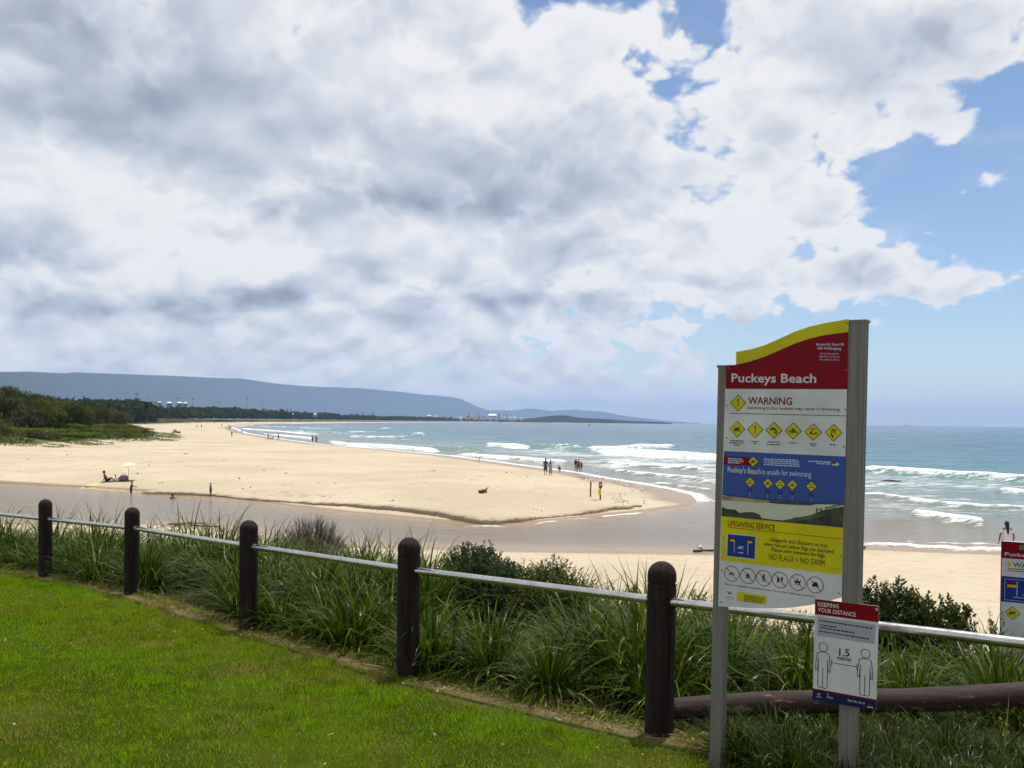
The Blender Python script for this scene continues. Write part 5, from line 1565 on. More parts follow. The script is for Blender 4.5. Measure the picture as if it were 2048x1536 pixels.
for (x, y, d_), z in zip(sc_spots, zs_):
    low = d_ < 16 and y < 330
    k = rr.choice([3, 3, 1, 2]) if low else rr.choice([0, 0, 1, 1, 2, 4, 4])
    if y > 340: k = rr.choice([4, 4, 0])
    root = empty('scrub_bush', (x, y, float(z) - .1), rr.uniform(0, 6.28))
    c = link('crown', SCR[k][0], None, root); tr_ = link('trunk', SCR[k][1], None, root)
    wdt = rr.uniform(3.4, 5.2) * (.75 if low else 1.0) * (1.25 if y > 340 else 1)
    hh_ = rr.uniform(1.0, 1.8) if low else rr.uniform(4.4, 6.8) * (1.2 if y > 340 else 1)
    root.scale = (wdt, wdt, hh_)
    where = 'low on the dune face' if low else ('on the dune behind the beach' if y < 250 else ('farther along the dune' if y < 340 else 'on the far dune'))
    lab = '%s %s' % (SCR_TXT[k], where)
    tag(root, lab, 'bush', 'scrub: ' + lab)
    scr_lab.setdefault(lab, []).append((x / y, root))
for lab, lst in scr_lab.items():
    if len(lst) <= 24:
        lst.sort(key=lambda q: q[0])
        for j, (_, o) in enumerate(lst): o['label'] = lab + ', ' + ('%s from the left' % num[j] if len(lst) > 1 else 'the only one'); o['group'] = 'scrub bushes of the dune'
# creeping cover and grass on the dune's face
N = 240000
yy = 140 * (560 / 140) ** RNG.uniform(0, 1, N); xx = yy * RNG.uniform(-.95, -.20, N)
dq = dune_dist(xx, yy); ok = (dq > -6) & (dq < 26); xx, yy = xx[ok], yy[ok]
z, *_r = land_z(xx, yy)
dDD = _r[3]
ok = (dDD > -5 - 6 * (fbm(xx * .2, yy * .2, 2, 3) - .5)) & ((fbm(xx * .16, yy * .16, 3, 88) > .40) | (dDD > 6))
xx, yy, z, dDD = xx[ok], yy[ok], z[ok], dDD[ok]; n = len(xx)
s = (RNG.uniform(.12, .32, n) * (yy / 170) ** .5 * (.55 + .45 * sstep(dDD, -2, 4)))[:, None]
c = np.stack([xx, yy, z + s[:, 0] * .5 + RNG.uniform(0, .5, n) * sstep(dDD, 0, 6)], -1)
nrm = np.array([0, -.35, 1.0]) + RNG.normal(0, .5, (n, 3)); nrm /= np.linalg.norm(nrm, axis=1, keepdims=True)
a = np.cross(nrm, RNG.normal(0, 1, (n, 3))); a /= np.linalg.norm(a, axis=1, keepdims=True); b = np.cross(nrm, a)
V = np.stack([c - a * s, c - b * s * .7, c + a * s, c + b * s * .7], 1).reshape(-1, 3)
cc = np.where((dDD < 1.5)[:, None], pick([(.13, .14, .06), (.17, .15, .075), (.10, .12, .04)], [1, 1, 1], n, .2), pick([(.055, .085, .012), (.075, .11, .016), (.06, .05, .028), (.04, .055, .014)], [3, 2, 1.2, 2], n, .25))
me = np_mesh('dune_grass', V, quads=np.arange(4 * n).reshape(-1, 4)); attr(me, 'tint', np.repeat(cc, 4, 0))
tag(link('dune_grass', me, M_SCRUB), kind='stuff', label='creeping green cover and pale grass on the dune face')
# far belt of trees along the bay
V_, C_ = [], []
rng = np.random.default_rng(44)
yl, xl = [p[1] for p in DL], [p[0] for p in DL]
for i in range(1500):
    y = 620 * (5200 / 620) ** rng.random()
    x = np.interp(y, yl, xl) - rng.uniform(2, 60 + .03 * y)
    h = rng.uniform(10, 15) * (1 + .2 * sstep(np.array(y), 700, 1500)) * (.8 + .4 * vnoise(np.array(y * .01), np.array(0.), 8)); w_ = h * rng.uniform(.45, .8)
    m = 34
    th = rng.uniform(0, 6.28, m); ph = np.arccos(rng.uniform(-.4, 1, m)); r = rng.uniform(.7, 1.05, m)
    c = np.stack([x + np.cos(th) * np.sin(ph) * r * w_, y + np.sin(th) * np.sin(ph) * r * w_, -2.5 + h * .5 + np.cos(ph) * r * h * .5], -1)
    s = (rng.uniform(.12, .26, m) * h)[:, None]
    nrm = np.stack([np.cos(th) * np.sin(ph), np.sin(th) * np.sin(ph) - .2, np.cos(ph) + .4], -1) + rng.normal(0, .4, (m, 3)); nrm /= np.linalg.norm(nrm, axis=1, keepdims=True)
    a = np.cross(nrm, rng.normal(0, 1, (m, 3))); a /= np.linalg.norm(a, axis=1, keepdims=True); b = np.cross(nrm, a)
    V_.append(np.stack([c - a * s, c - b * s * .7, c + a * s, c + b * s * .7], 1).reshape(-1, 3))
    C_.append(np.repeat(pick([(.020, .030, .012), (.030, .040, .016), (.024, .034, .016)], [1, 1, 1], 1, .2, rng) * rng.uniform(.75, 1.3, (m, 1)), 4, 0))
V = np.concatenate(V_)
me = np_mesh('treeline', V, quads=np.arange(len(V)).reshape(-1, 4)); attr(me, 'tint', np.concatenate(C_))
tag(link('treeline', me, M_SCRUB), kind='stuff', label='dark belt of trees along the far shore of the bay')

# ------------------------------------------------------------------ where a line of sight meets the sand
def ground_hit(px, py, y0=30, y1=2500, water=False):
    r = ray(px, py)
    if water: return on_level(px, py, SEA)
    yy = np.geomspace(y0, y1, 1500)
    z = land_z(r.x * yy, yy)[0]
    zz = np.maximum(z, SEA)
    below = np.nonzero(r.z * yy <= zz)[0]
    k = below[0] if len(below) else len(yy) - 1
    return Vector((r.x * yy[k], yy[k], float(zz[k])))

# ------------------------------------------------------------------ people
MATS = {}
def cm(kind, col, rough=.8):
    key = (kind, col)
    if key not in MATS:
        MATS[key] = plain(kind, col, rough, .25)
    return MATS[key]
SKIN_L, SKIN_M, SKIN_D = (.48, .27, .18), (.30, .16, .10), (.13, .065, .04)
def lerp3(a, b, f): return tuple(x + (y - x) * f for x, y in zip(a, b))
POSE = {
    'stand': dict(hip=(0, 0, .93), lean=(0, 0), kn=[(-.10, .02, .50), (.10, .02, .50)], an=[(-.11, 0, .08), (.11, 0, .08)], el=[(-.27, -.02, 1.16), (.27, -.02, 1.16)], ha=[(-.28, .06, .90), (.28, .06, .90)]),
    'walk': dict(hip=(0, 0, .92), lean=(0, .03), kn=[(-.10, .16, .52), (.10, -.04, .48)], an=[(-.10, .26, .10), (.10, -.26, .12)], el=[(-.27, -.08, 1.17), (.27, .06, 1.17)], ha=[(-.27, -.04, .92), (.27, .26, .98)]),
    'shade': dict(hip=(0, 0, .93), lean=(0, 0), kn=[(-.10, .02, .50), (.10, .05, .50)], an=[(-.11, 0, .08), (.12, .04, .08)], el=[(-.27, -.02, 1.16), (.42, .10, 1.42)], ha=[(-.26, .08, .90), (.17, .16, 1.62)]),
    'reach': dict(hip=(0, 0, .93), lean=(0, .06), kn=[(-.10, .02, .50), (.10, .02, .50)], an=[(-.11, 0, .08), (.11, 0, .08)], el=[(-.24, .18, 1.22), (.24, .18, 1.22)], ha=[(-.20, .42, 1.20), (.20, .42, 1.20)]),
    'sit': dict(hip=(0, 0, .13), lean=(0, -.16), kn=[(-.11, .40, .36), (.11, .42, .30)], an=[(-.12, .70, .07), (.12, .76, .07)], el=[(-.34, -.22, .36), (.25, .05, .40)], ha=[(-.38, -.36, .07), (.20, .26, .34)]),
    'crouch': dict(hip=(0, -.06, .30), lean=(0, .22), kn=[(-.15, .32, .50), (.15, .32, .50)], an=[(-.13, .06, .08), (.13, .06, .08)], el=[(-.27, .30, .56), (.27, .30, .56)], ha=[(-.18, .48, .38), (.18, .48, .38)]),
}
def loft(mb, rings, seg=14, close=False):
    R = []
    for (cx, cy_, cz, rx, ry) in rings:
        R.append([mb.bm.verts.new((cx + rx * math.cos(2 * math.pi * k / seg), cy_ + ry * math.sin(2 * math.pi * k / seg), cz)) for k in range(seg)])
    for a, b in zip(R[:-1], R[1:]):
        for k in range(seg):
            mb.bm.faces.new((a[k], a[(k + 1) % seg], b[(k + 1) % seg], b[k]))
    if close: mb.bm.faces.new(R[-1])
def person(label, foot_pt, face, H, pose, skin, hair, top, bottom, dress=None, hair_len=0.0, group=None, fine=True, sink=0.0, hat=None, slim=1.0):
    """a figure facing the bearing face (degrees clockwise from straight ahead of the camera)"""
    P_ = POSE[pose]
    hip = Vector(P_['hip']); up = Vector((P_['lean'][0], P_['lean'][1], .50))
    up = up.normalized() * .50
    ch = hip + up * .72; sh = hip + up; nk = hip + up * 1.13; hd = hip + up * 1.40 + Vector((0, .02, 0))
    kn = [Vector(v) for v in P_['kn']]; an = [Vector(v) for v in P_['an']]; el = [Vector(v) for v in P_['el']]; ha = [Vector(v) for v in P_['ha']]
    hj = [hip + Vector((-.09, 0, -.02)), hip + Vector((.09, 0, -.02))]
    sj = [sh + Vector((-.175, 0, -.03)), sh + Vector((.175, 0, -.03))]
    mb = MB()
    mb.ball(hip + Vector((0, 0, .02)), 1, (.165, .115, .13), 14, 10); mb.ball(hip + up * .40, 1, (.135, .098, .16), 14, 10)
    mb.ball(ch, 1, (.172, .112, .17), 14, 10); mb.tube([sj[0], sh + Vector((0, 0, .0)), sj[1]], [.062, .085, .062], 10)
    mb.tube([sh, nk, hd], [.07, .052, .05], 10)
    mb.ball(hd, 1, (.078, .098, .118), 14, 10); mb.ball(hd + Vector((0, .098, -.015)), .02, (1, 1, 1.3), 8, 6)
    for s in (-1, 1): mb.ball(hd + Vector((s * .078, -.005, -.01)), 1, (.014, .022, .032), 8, 6)
    for k in (0, 1):
        mb.tube([hj[k], hj[k].lerp(kn[k], .5), kn[k], kn[k].lerp(an[k], .35), an[k]], [.088, .078, .056, .055, .036], 12)
        mb.ball(kn[k], .056); fd = Vector((0, 1, 0))
        mb.tube([an[k] + Vector((0, -.04, -.035)), an[k] + Vector((0, .08, -.045)), an[k] + Vector((0, .17, -.062))], [.036, .038, .022], 8)
        mb.tube([sj[k], sj[k].lerp(el[k], .5), el[k], el[k].lerp(ha[k], .35), ha[k]], [.052, .046, .038, .038, .025], 10)
        mb.ball(sj[k], .058); mb.ball(el[k], .038)
        d = (ha[k] - el[k]).normalized()
        mb.ball(ha[k] + d * .045, 1, (.024, .036, .044), 8, 6)
    tmp = bpy.data.objects.new('body_tmp', mb.mesh('body_tmp')); COL.objects.link(tmp)
    rm = tmp.modifiers.new('r', 'REMESH'); rm.mode = 'VOXEL'; rm.voxel_size = .020 if fine else .034; rm.use_smooth_shade = True
    sm_ = tmp.modifiers.new('s', 'SMOOTH'); sm_.factor = .5; sm_.iterations = 3
    if True:
        dc = tmp.modifiers.new('d', 'DECIMATE'); dc.ratio = .45 if fine else .3
    dg = bpy.context.evaluated_depsgraph_get()
    me = bpy.data.meshes.new_from_object(tmp.evaluated_get(dg))
    bpy.data.objects.remove(tmp)
    if fine:
        bm = MB(); bm.bm.free(); bm.bm = bmesh.new(); bm.bm.from_mesh(me)
        for k in (0, 1):
            d = (ha[k] - el[k]).normalized(); s = -1 if k == 0 else 1
            fwd = Vector((0, 1, 0)) if abs(d.y) < .8 else Vector((0, 0, 1))
            w = (fwd - d * fwd.dot(d)).normalized(); inn = d.cross(w) * s
            for j, L in enumerate((.062, .074, .070, .054)):
                b0 = ha[k] + d * .070 + w * (.024 - .016 * j)
                bm.tube([b0 - d * .02, b0 + d * L * .5 + inn * .006, b0 + d * L + inn * .026], [.0085, .0078, .006], 6)
            b0 = ha[k] + d * .03 + w * .028
            bm.tube([b0 - w * .012, b0 + d * .022 + w * .018, b0 + d * .05 + w * .020], [.010, .009, .007], 6)
        bm.bm.to_mesh(me); bm.bm.free()
    me.name = 'person'
    me.polygons.foreach_set('use_smooth', [True] * len(me.polygons))
    me.materials.clear(); me.materials.append(cm('skin', skin, .55))
    o = link('person', me)
    s = H / 1.75
    o.scale = (s * slim, s * slim, s)
    o.rotation_euler = (0, 0, -math.radians(face))
    o.location = foot_pt - Vector((0, 0, sink))
    tag(o, label, 'person', group)
    ax = up.normalized()
    # hair
    hb = MB()
    hb.ball(hd + Vector((0, -.018, .022)), 1, (.092, .104, .118), 12, 9)
    if hair_len > 0:
        e = hd + Vector((0, -.10, -.05)); hb.tube([e + Vector((0, .03, .08)), e, e + Vector((0, -.02, -hair_len * .5)), e + Vector((0, .0, -hair_len))], [.05, .062, .055, .018], 10)
    hm = hb.build('hair', cm('hair', hair, .5), o, True)
    # the hair leaves the face free
    bm = bmesh.new(); bm.from_mesh(hm.data)
    bmesh.ops.delete(bm, geom=[v for v in bm.verts if (v.co - hd).y > .055 and (v.co - hd).z < .065], context='VERTS')
    bm.to_mesh(hm.data); bm.free()
    if fine:
        for q in (-1, 1):
            MB().ball(hd + Vector((q * .032, .088, .012)), .011, (1, .6, .7), 8, 6).build('eye', cm('eye', (.02, .015, .012), .3), o, True)
        MB().tube([hd + Vector((-.022, .088, -.052)), hd + Vector((0, .094, -.050)), hd + Vector((.022, .088, -.052))], .005, 6).build('mouth', cm('lips', (.25, .08, .07), .5), o, True)
    if hat:
        MB().lathe([(.16, .0), (.17, .012), (.105, .03), (.10, .10), (.06, .125), (0, .13)], hd + Vector((0, -.01, .045)), 16).build('hat', cm('hat', hat), o, True)
    if top:
        gb = MB()
        base_f = .05 if dress is None else .10
        rg = []
        for f, rx, ry in ((base_f, .178, .132), (.35, .158, .122), (.6, .188, .132), (.86, .192, .118), (1.02, .12, .085)):
            c = hip + up * f; rg.append((c.x, c.y, c.z, rx, ry))
        loft(gb, rg)
        for k in (0, 1): gb.tube([sj[k] + Vector((0, 0, .012)), sj[k].lerp(el[k], .55)], [.070, .068], 10, False)
        gb.build('shirt', cm('cloth', top), o, True)
    if dress:
        gb = MB(); col_, low = dress
        if pose in ('sit', 'crouch'): low = hip.z - .05
        rg = []
        for f, rx, ry in ((0, .16, .125), (.18, .185, .15), (.55, .20, .165), (1.0, .225, .185)):
            z = (hip.z + .12) + (low - hip.z - .12) * f
            rg.append((hip.x, hip.y, z, rx, ry))
        loft(gb, rg, 18)
        gb.build('skirt', cm('cloth', col_), o, True)
    elif bottom:
        gb = MB(); col_, frac = bottom
        rg = [(hip.x, hip.y, hip.z - .10, .172, .125), (hip.x, hip.y, hip.z + .02, .180, .130), (hip.x, hip.y, hip.z + .12, .165, .122)]
        loft(gb, rg)
        for k in (0, 1):
            e = hj[k].lerp(kn[k], min(1, frac)) if frac <= 1 else kn[k]
            pts = [hj[k], e]; rd = [.102, .086]
            if frac > 1: pts += [kn[k].lerp(an[k], frac - 1)]; rd = [.102, .074, .058]
            gb.tube(pts, rd, 10, False)
        gb.build('shorts' if frac <= 1 else 'trousers', cm('cloth', col_), o, True)
    return o

BLACKH, BROWNH, BLONDH = (.012, .009, .008), (.05, .028, .015), (.30, .20, .09)
def put(px, py, h, label, face, pose='stand', Hrange=(.9, 1.85), **kw):
    g = ground_hit(px, py)
    H = min(max(h * g.y / F, Hrange[0]), Hrange[1])
    if pose == 'sit': H = 1.65 if h > 16 else 1.05
    if pose == 'crouch': H = 1.15
    return person(label, g, face, H, pose, kw.pop('skin', SKIN_M), kw.pop('hair', BLACKH), kw.pop('top', None), kw.pop('bottom', None), **kw)

put(1091, 950, 33, 'woman with long black hair in dark teal tunic, left of the pair', 12, 'stand', top=(.035, .075, .08), dress=((.03, .07, .075), .52), hair_len=.42)
put(1101, 950.5, 31, 'woman in a pale pink patterned dress shading her eyes beside the teal tunic', 20, 'shade', top=(.42, .27, .29), dress=((.42, .25, .28), .22), hair_len=.40)
put(1120, 942.5, 14, 'small dark clad child crouching on the wet sand', -60, 'crouch', top=(.02, .025, .03), bottom=((.02, .02, .025), .6))
put(1151.5, 942.5, 25, 'person in a black top and pale patterned shorts standing by the red shirts', 10, 'stand', top=(.015, .015, .018), bottom=((.30, .22, .24), .95))
put(1157, 943, 24, 'person in a red shirt and black trousers, middle of the three by the surf', -10, 'walk', top=(.38, .03, .05), bottom=((.02, .018, .022), 1.5))
put(1162.5, 942, 19, 'child in crimson shirt and purple shorts, right of the three by the surf', 0, 'stand', top=(.34, .03, .07), bottom=((.12, .05, .11), .9))
put(421, 994, 28, 'bare chested boy in black shorts standing below the sand scarp', 95, 'stand', bottom=((.012, .015, .02), .95), skin=(.20, .11, .075), hair=BROWNH)
g = on_level(262, 987, SEA)
person('child in a dark blue swim top standing in the lagoon with arms held out', g, 80, 1.25, 'reach', SKIN_M, BROWNH, (.02, .05, .09), ((.02, .03, .05), .8), sink=.35)
g = on_level(345, 997, SEA)
person('head and shoulders of a swimmer low in the brown lagoon', g, -20, 1.5, 'stand', SKIN_D, BLACKH, None, ((.02, .02, .03), .8), sink=1.17)
put(213, 964, 20, 'woman in a dark top leaning back on one arm on the beach mat', 75, 'sit', top=(.03, .045, .05), bottom=((.02, .02, .025), .9), hair=(.09, .03, .02), hat=(.06, .03, .025))
put(234, 963.5, 14, 'dark haired child in a white shirt sitting on the beach mat', 60, 'sit', top=(.70, .68, .74), bottom=((.55, .52, .6), .9))
put(625.3, 886, 15, 'left of the two dark clad people side by side at the swash', 10, 'walk', top=(.06, .05, .05), bottom=((.02, .02, .025), 1.0), hair=BROWNH)
put(632.5, 886.5, 15, 'right of the two dark clad people side by side at the swash, tan shirt', 10, 'stand', top=(.17, .09, .07), bottom=((.015, .015, .02), 1.4))
put(536, 880, 15, 'person in brown walking left of the small dog at the swash', 60, 'walk', top=(.17, .09, .06), bottom=((.05, .035, .03), 1.4))
put(557, 880, 15, 'person in grey walking right of the small dog at the swash', -70, 'walk', top=(.17, .15, .15), bottom=((.09, .06, .05), 1.4), hair=BROWNH)
put(463.5, 873.5, 11, 'lone person in olive standing on the sand short of the swash', 10, 'stand', top=(.09, .08, .045), bottom=((.07, .05, .03), 1.0), fine=False)
FARP = [(484, 867, 8, 'person in a dark top standing in the shallow swash', 'stand', (.03, .03, .035)), (471, 864, 5, 'small child at the edge of the swash', 'stand', (.35, .16, .12)), (459.5, 860, 9, 'taller of two dark people close together on the far sand', 'stand', (.03, .03, .035)),
        (456.5, 853.5, 5, 'dark person just behind the close pair on the far sand', 'stand', (.05, .04, .05)), (462, 854, 5, 'person in maroon beside the dark people on the far sand', 'walk', (.20, .06, .06)), (443.5, 853, 6, 'person in brown standing on the far sand', 'stand', (.16, .09, .06)),
        (438.5, 857, 5, 'sunbather sitting up on the far sand', 'sit', (.35, .20, .14)), (442.5, 857.5, 4, 'second sunbather sitting on the far sand', 'sit', (.05, .05, .05)), (403, 856.5, 9, 'tall dark person standing on the upper sand', 'stand', (.035, .03, .03)),
        (393.5, 856.5, 7, 'person in orange brown beside the tall dark one on the upper sand', 'walk', (.22, .10, .06)), (429, 847.5, 5, 'person in black on the dark far sand', 'stand', (.03, .025, .03)), (500.5, 847.5, 5, 'person in black at the water on the far shore', 'stand', (.025, .025, .03))]
for px, py, h, lab, pose, top in FARP:
    put(px, py, h, lab, 20, pose, (1.1, 1.9), top=top, bottom=((.04, .035, .04), 1.2), fine=False)
# the woman at the right by the second sign
g = ground_hit(2013, 1127, 25)
person('woman with a long dark ponytail and white shirt standing behind the second sign', g, 8, (1127 - 1043) * g.y / F, 'stand', (.17, .085, .055), BLACKH, (.62, .58, .64), ((.05, .06, .09), .6), hair_len=.52)

# dog
g = ground_hit(543.5, 880)
mb = MB()
mb.tube([(-.26, 0, .36), (-.12, 0, .37), (.10, 0, .36), (.24, 0, .39)], [.075, .085, .10, .085], 10); mb.tube([(.20, 0, .42), (.32, 0, .54)], [.07, .055], 8); mb.tube([(.30, 0, .55), (.38, 0, .55), (.47, 0, .52)], [.062, .055, .03], 8)
for s in (-1, 1):
    mb.tube([(.18, s * .06, .36), (.19, s * .06, .20), (.18, s * .06, .03), (.22, s * .06, .015)], [.045, .028, .02, .022], 6)
    mb.tube([(-.22, s * .06, .36), (-.16, s * .06, .24), (-.27, s * .06, .14), (-.25, s * .06, .03), (-.21, s * .06, .015)], [.06, .042, .024, .02, .022], 6)
    mb.tube([(.31, s * .045, .59), (.30, s * .06, .65)], [.025, .006], 5)
mb.tube([(-.27, 0, .40), (-.38, 0, .50), (-.42, 0, .60)], [.028, .02, .008], 6)
dog = mb.build('dog', cm('fur', (.16, .09, .05), .9), None, True); dog.location = g; dog.rotation_euler = (0, 0, .4); dog.scale = (1.5, 1.5, 1.5)
tag(dog, 'small brown dog trotting between the two walkers at the swash', 'dog')

# ------------------------------------------------------------------ things on the sand
g = ground_hit(257, 961)
um = empty('beach_umbrella', g)
tag(um, 'small pale yellow beach umbrella tilted over the mat by the lagoon', 'umbrella')
MB().tube([(0, 0, -.2), (-.02, 0, 1.40)], .016, 8).build('pole', cm('umbrella_pole', (.45, .42, .38), .4), um, True)
tilt = Matrix.Translation((-.03, 0, 1.16)) @ Matrix.Rotation(-.20, 4, 'Y')
R_, Hh_ = .68, .30
for k in range(8):
    bm = bmesh.new(); rows = []
    for i in range(5):
        f = i / 4; row = []
        for j in range(4):
            a = 2 * math.pi * (k + j / 3) / 8
            sag = 1 - .05 * f * (1 - abs(j / 3 - .5) * 2)
            row.append(bm.verts.new(tilt @ Vector((R_ * f * sag * math.cos(a), R_ * f * sag * math.sin(a), Hh_ * (1 - f ** 1.9)))))
        rows.append(row)
    for i in range(4):
        for j in range(3): bm.faces.new((rows[i][j], rows[i + 1][j], rows[i + 1][j + 1], rows[i][j + 1]))
    bmesh.ops.remove_doubles(bm, verts=bm.verts, dist=1e-5)
    me = bpy.data.meshes.new('canopy_panel'); bm.to_mesh(me); bm.free()
    link('canopy_panel', me, cm('canopy', (.80, .74, .30) if k % 2 else (.82, .80, .58), .7), um)
    a = 2 * math.pi * k / 8
    MB().tube([tilt @ Vector((0, 0, Hh_ - .02)), tilt @ Vector((R_ * .5 * math.cos(a), R_ * .5 * math.sin(a), Hh_ * .70)), tilt @ Vector((R_ * math.cos(a), R_ * math.sin(a), -.012))], .005, 5).build('rib', cm('umbrella_pole', (.45, .42, .38), .4), um)
MB().ball(tilt @ Vector((0, 0, Hh_ + .02)), .02).build('finial', cm('umbrella_pole', (.45, .42, .38), .4), um)
# mat
g0, g1 = ground_hit(207, 964.6), ground_hit(267, 962.6)
mb = MB(); n = 14; A_, B_ = [], []
for k in range(n + 1):
    p = g0.lerp(g1, k / n); z = land_z(np.array([p.x, p.x]), np.array([p.y - .4, p.y + .5]))[0]
    A_.append(mb.bm.verts.new((p.x, p.y - .4, z[0] + .03 + .012 * math.sin(k * 1.7)))); B_.append(mb.bm.verts.new((p.x, p.y + .5, z[1] + .03 + .012 * math.sin(k * 2.3))))
for k in range(n): mb.bm.faces.new((A_[k], A_[k + 1], B_[k + 1], B_[k]))
o = mb.build('beach_mat', cm('mat', (.16, .09, .07))); md = o.modifiers.new('t', 'SOLIDIFY'); md.thickness = .02; md.offset = -1
tag(o, 'long brown beach mat spread under the yellow umbrella', 'mat')
# soft bag
g = ground_hit(247, 963)
mb = MB(); mb.ball((0, 0, .20), 1, (.42, .26, .26), 16, 10); mb.ball((.18, 0, .30), 1, (.2, .2, .16), 12, 8); mb.ball((-.24, .02, .14), 1, (.22, .2, .16), 12, 8)
bag = mb.build('beach_bag', cm('bag', (.17, .12, .15)), None, True); bag.location = g + Vector((0, 0, .02))
for s in (-1, 1): MB().tube([(-.14, s * .10, .40), (-.10, s * .14, .54), (.10, s * .14, .56), (.16, s * .10, .44)], .014, 6).build('handle', cm('strap', (.06, .04, .05)), bag, True)
tag(bag, 'plump mauve grey bag at the foot of the yellow umbrella', 'bag')
# yellow board
a_, b_ = ground_hit(172, 977), ground_hit(197, 968.5)
d_ = (b_ - a_); L_ = d_.length
L2 = min(L_, 2.4); 
bm = MB(); rings = []
for k in range(15):
    f = k / 14; w_ = .30 * (math.sin(math.pi * (f * .92 + .04)) ** .55); x_ = (f - .5) * L2; z_ = .05 + .16 * max(0, f - .7) ** 2 * 4
    rings.append([bm.bm.verts.new((x_, y_ * w_, z_ + h_)) for y_, h_ in ((-1, .02), (-.85, .055), (0, .065), (.85, .055), (1, .02), (.8, -.02), (0, -.03), (-.8, -.02))])
for r0, r1 in zip(rings[:-1], rings[1:]):
    for k in range(8): bm.bm.faces.new((r0[k], r0[(k + 1) % 8], r1[(k + 1) % 8], r1[k]))
bm.bm.faces.new(rings[0][::-1]); bm.bm.faces.new(rings[-1])
bd = bm.build('surfboard', cm('board_yellow', (.72, .55, .04), .3), None, True)
MB().box((0, 0, .118), (L2 * .62, .16, .012)).build('deck_pad', cm('board_pale', (.74, .68, .42), .5), bd)
for s in (-.1, .1): MB().box((-L2 * .42, s, -.02), (.12, .008, .09)).build('fin', cm('board_fin', (.05, .05, .05), .4), bd)
bd.location = a_.lerp(b_, .5); bd.rotation_euler = (0, -.02, math.atan2(d_.y, d_.x))
tag(bd, 'yellow board with a pale deck lying on the sand at the lagoon edge', 'board')
# white sun shelter
g = ground_hit(351, 866)
sh = empty('sun_shelter', g); tag(sh, 'small white sun shelter standing alone on the upper sand', 'shelter')
mb = MB(); rows = []
for i in range(7):
    f = i / 6; row = []
    for j in range(13):
        a = math.pi * (-.15 + 1.3 * j / 12)
        row.append(mb.bm.verts.new((1.0 * math.cos(a) * math.cos(f * 1.5), .9 * math.sin(a) * math.cos(f * 1.5), 1.25 * math.sin(f * 1.5))))
    rows.append(row)
for i in range(6):
    for j in range(12): mb.bm.faces.new((rows[i][j], rows[i][j + 1], rows[i + 1][j + 1], rows[i + 1][j]))
mb.build('canopy', cm('shelter_white', (.74, .74, .76), .6), sh, True)
mb = MB(); mb.ball((1.25, -.6, .28), 1, (.75, .45, .34), 12, 8); mb.ball((1.7, -.7, .18), 1, (.4, .35, .22), 10, 7)
o = mb.build('towel_heap', cm('towels', (.07, .04, .03)), None, True); o.location = g; tag(o, 'dark heap of towels beside the white sun shelter', 'towels')
# stakes
def stake(px, py0, py1, r, label):
    g = ground_hit(px, py1); h = (py1 - py0) * g.y / F
    o = MB().tube([(0, 0, -.3), (.0, 0, h * .5), (.02, 0, h)], r, 8).build('stake', cm('stake_wood', (.13, .09, .055), .8), None, True); o.location = g
    MB().box((.02, 0, h - .03), (r * 2.5, r * 2.5, .05)).build('stake_cap', cm('stake_top', (.22, .15, .08), .8), o)
    tag(o, label, 'stake'); return o, g, h
stake(1181, 964, 994, .055, 'bare thin stake in the sand, left of the stake with a plate')
stake(958, 914, 926, .045, 'short thin stake near the surf in the middle of the sand')
stake(190, 853, 864, .09, 'dark stake standing in the dune grass at the left')
g = ground_hit(1200.5, 1000); h = 36 * g.y / F
st = empty('beach_marker', g); tag(st, 'stake with a dark red plate on top and a yellow tag below, on the sand', 'marker')
MB().tube([(0, 0, -.3), (0, 0, h)], .055, 8).build('stake', cm('stake_wood', (.13, .09, .055), .8), st, True)
MB().box((0, -.07, h * .84), (.24, .03, .42)).build('plate', cm('marker_red', (.16, .06, .06), .5), st)
MB().box((0, -.09, h * .86), (.15, .012, .12)).build('plate_label', cm('marker_white', (.6, .58, .55), .5), st)
MB().box((-.05, -.08, h * .46), (.20, .035, .38)).build('tag', cm('marker_yellow', (.70, .48, .04), .5), st)
# driftwood
def driftwood(px0, py0, px1, py1, r, label, name='driftwood', seed=1, limbs=3, onwater=False):
    rng = random.Random(seed)
    a = ground_hit(px0, py0, 20); b = ground_hit(px1, py1, 20); 
    c = (a + b) / 2; a2, b2 = a - c, b - c
    mb = MB(); pts = []
    for k in range(8):
        f = k / 7; p = a2.lerp(b2, f) + Vector((0, rng.uniform(-.3, .3) * r * 2, r * .6 + rng.uniform(0, r * .5))); pts.append(p)
    mb.tube(pts, [r * rng.uniform(.7, 1.15) * (1 - .4 * k / 7) for k in range(8)], 9)
    for _ in range(limbs):
        q = pts[rng.randint(1, 6)]; e = q + Vector((rng.uniform(-1, 1), rng.uniform(-.5, .5), rng.uniform(.1, .6))) * r * 5
        mb.tube([q, (q + e) / 2 + Vector((0, 0, r * .5)), e], [r * .5, r * .3, r * .12], 6)
    o = mb.build(name, cm('driftwood', (.075, .05, .035), .9), None, True); o.location = c
    return tag(o, label, 'driftwood')
driftwood(959.5, 987, 973, 986, .13, 'dark chunk of driftwood lying in the middle of the sand spit', seed=3)
driftwood(1388, 1105, 1431, 1102.5, .07, 'dark drift log at the near waterline left of the tall sign', seed=4, limbs=1)
driftwood(1690, 1101, 1729, 1097.5, .08, 'dark drift log at the near waterline, poking out right of the tall sign', seed=8, limbs=0)
for k, (x0_, y0_, x1_, y1_) in enumerate(((335, 1050, 412, 1047), (350, 1053, 385, 1045), (380, 1052, 440, 1055))):
    driftwood(x0_, y0_, x1_, y1_, .04, ['long grey branch lying by the near lagoon edge', 'short crooked branch across the long one by the near lagoon edge', 'branch nearest the spiky clump by the near lagoon edge'][k], seed=20 + k, limbs=6)
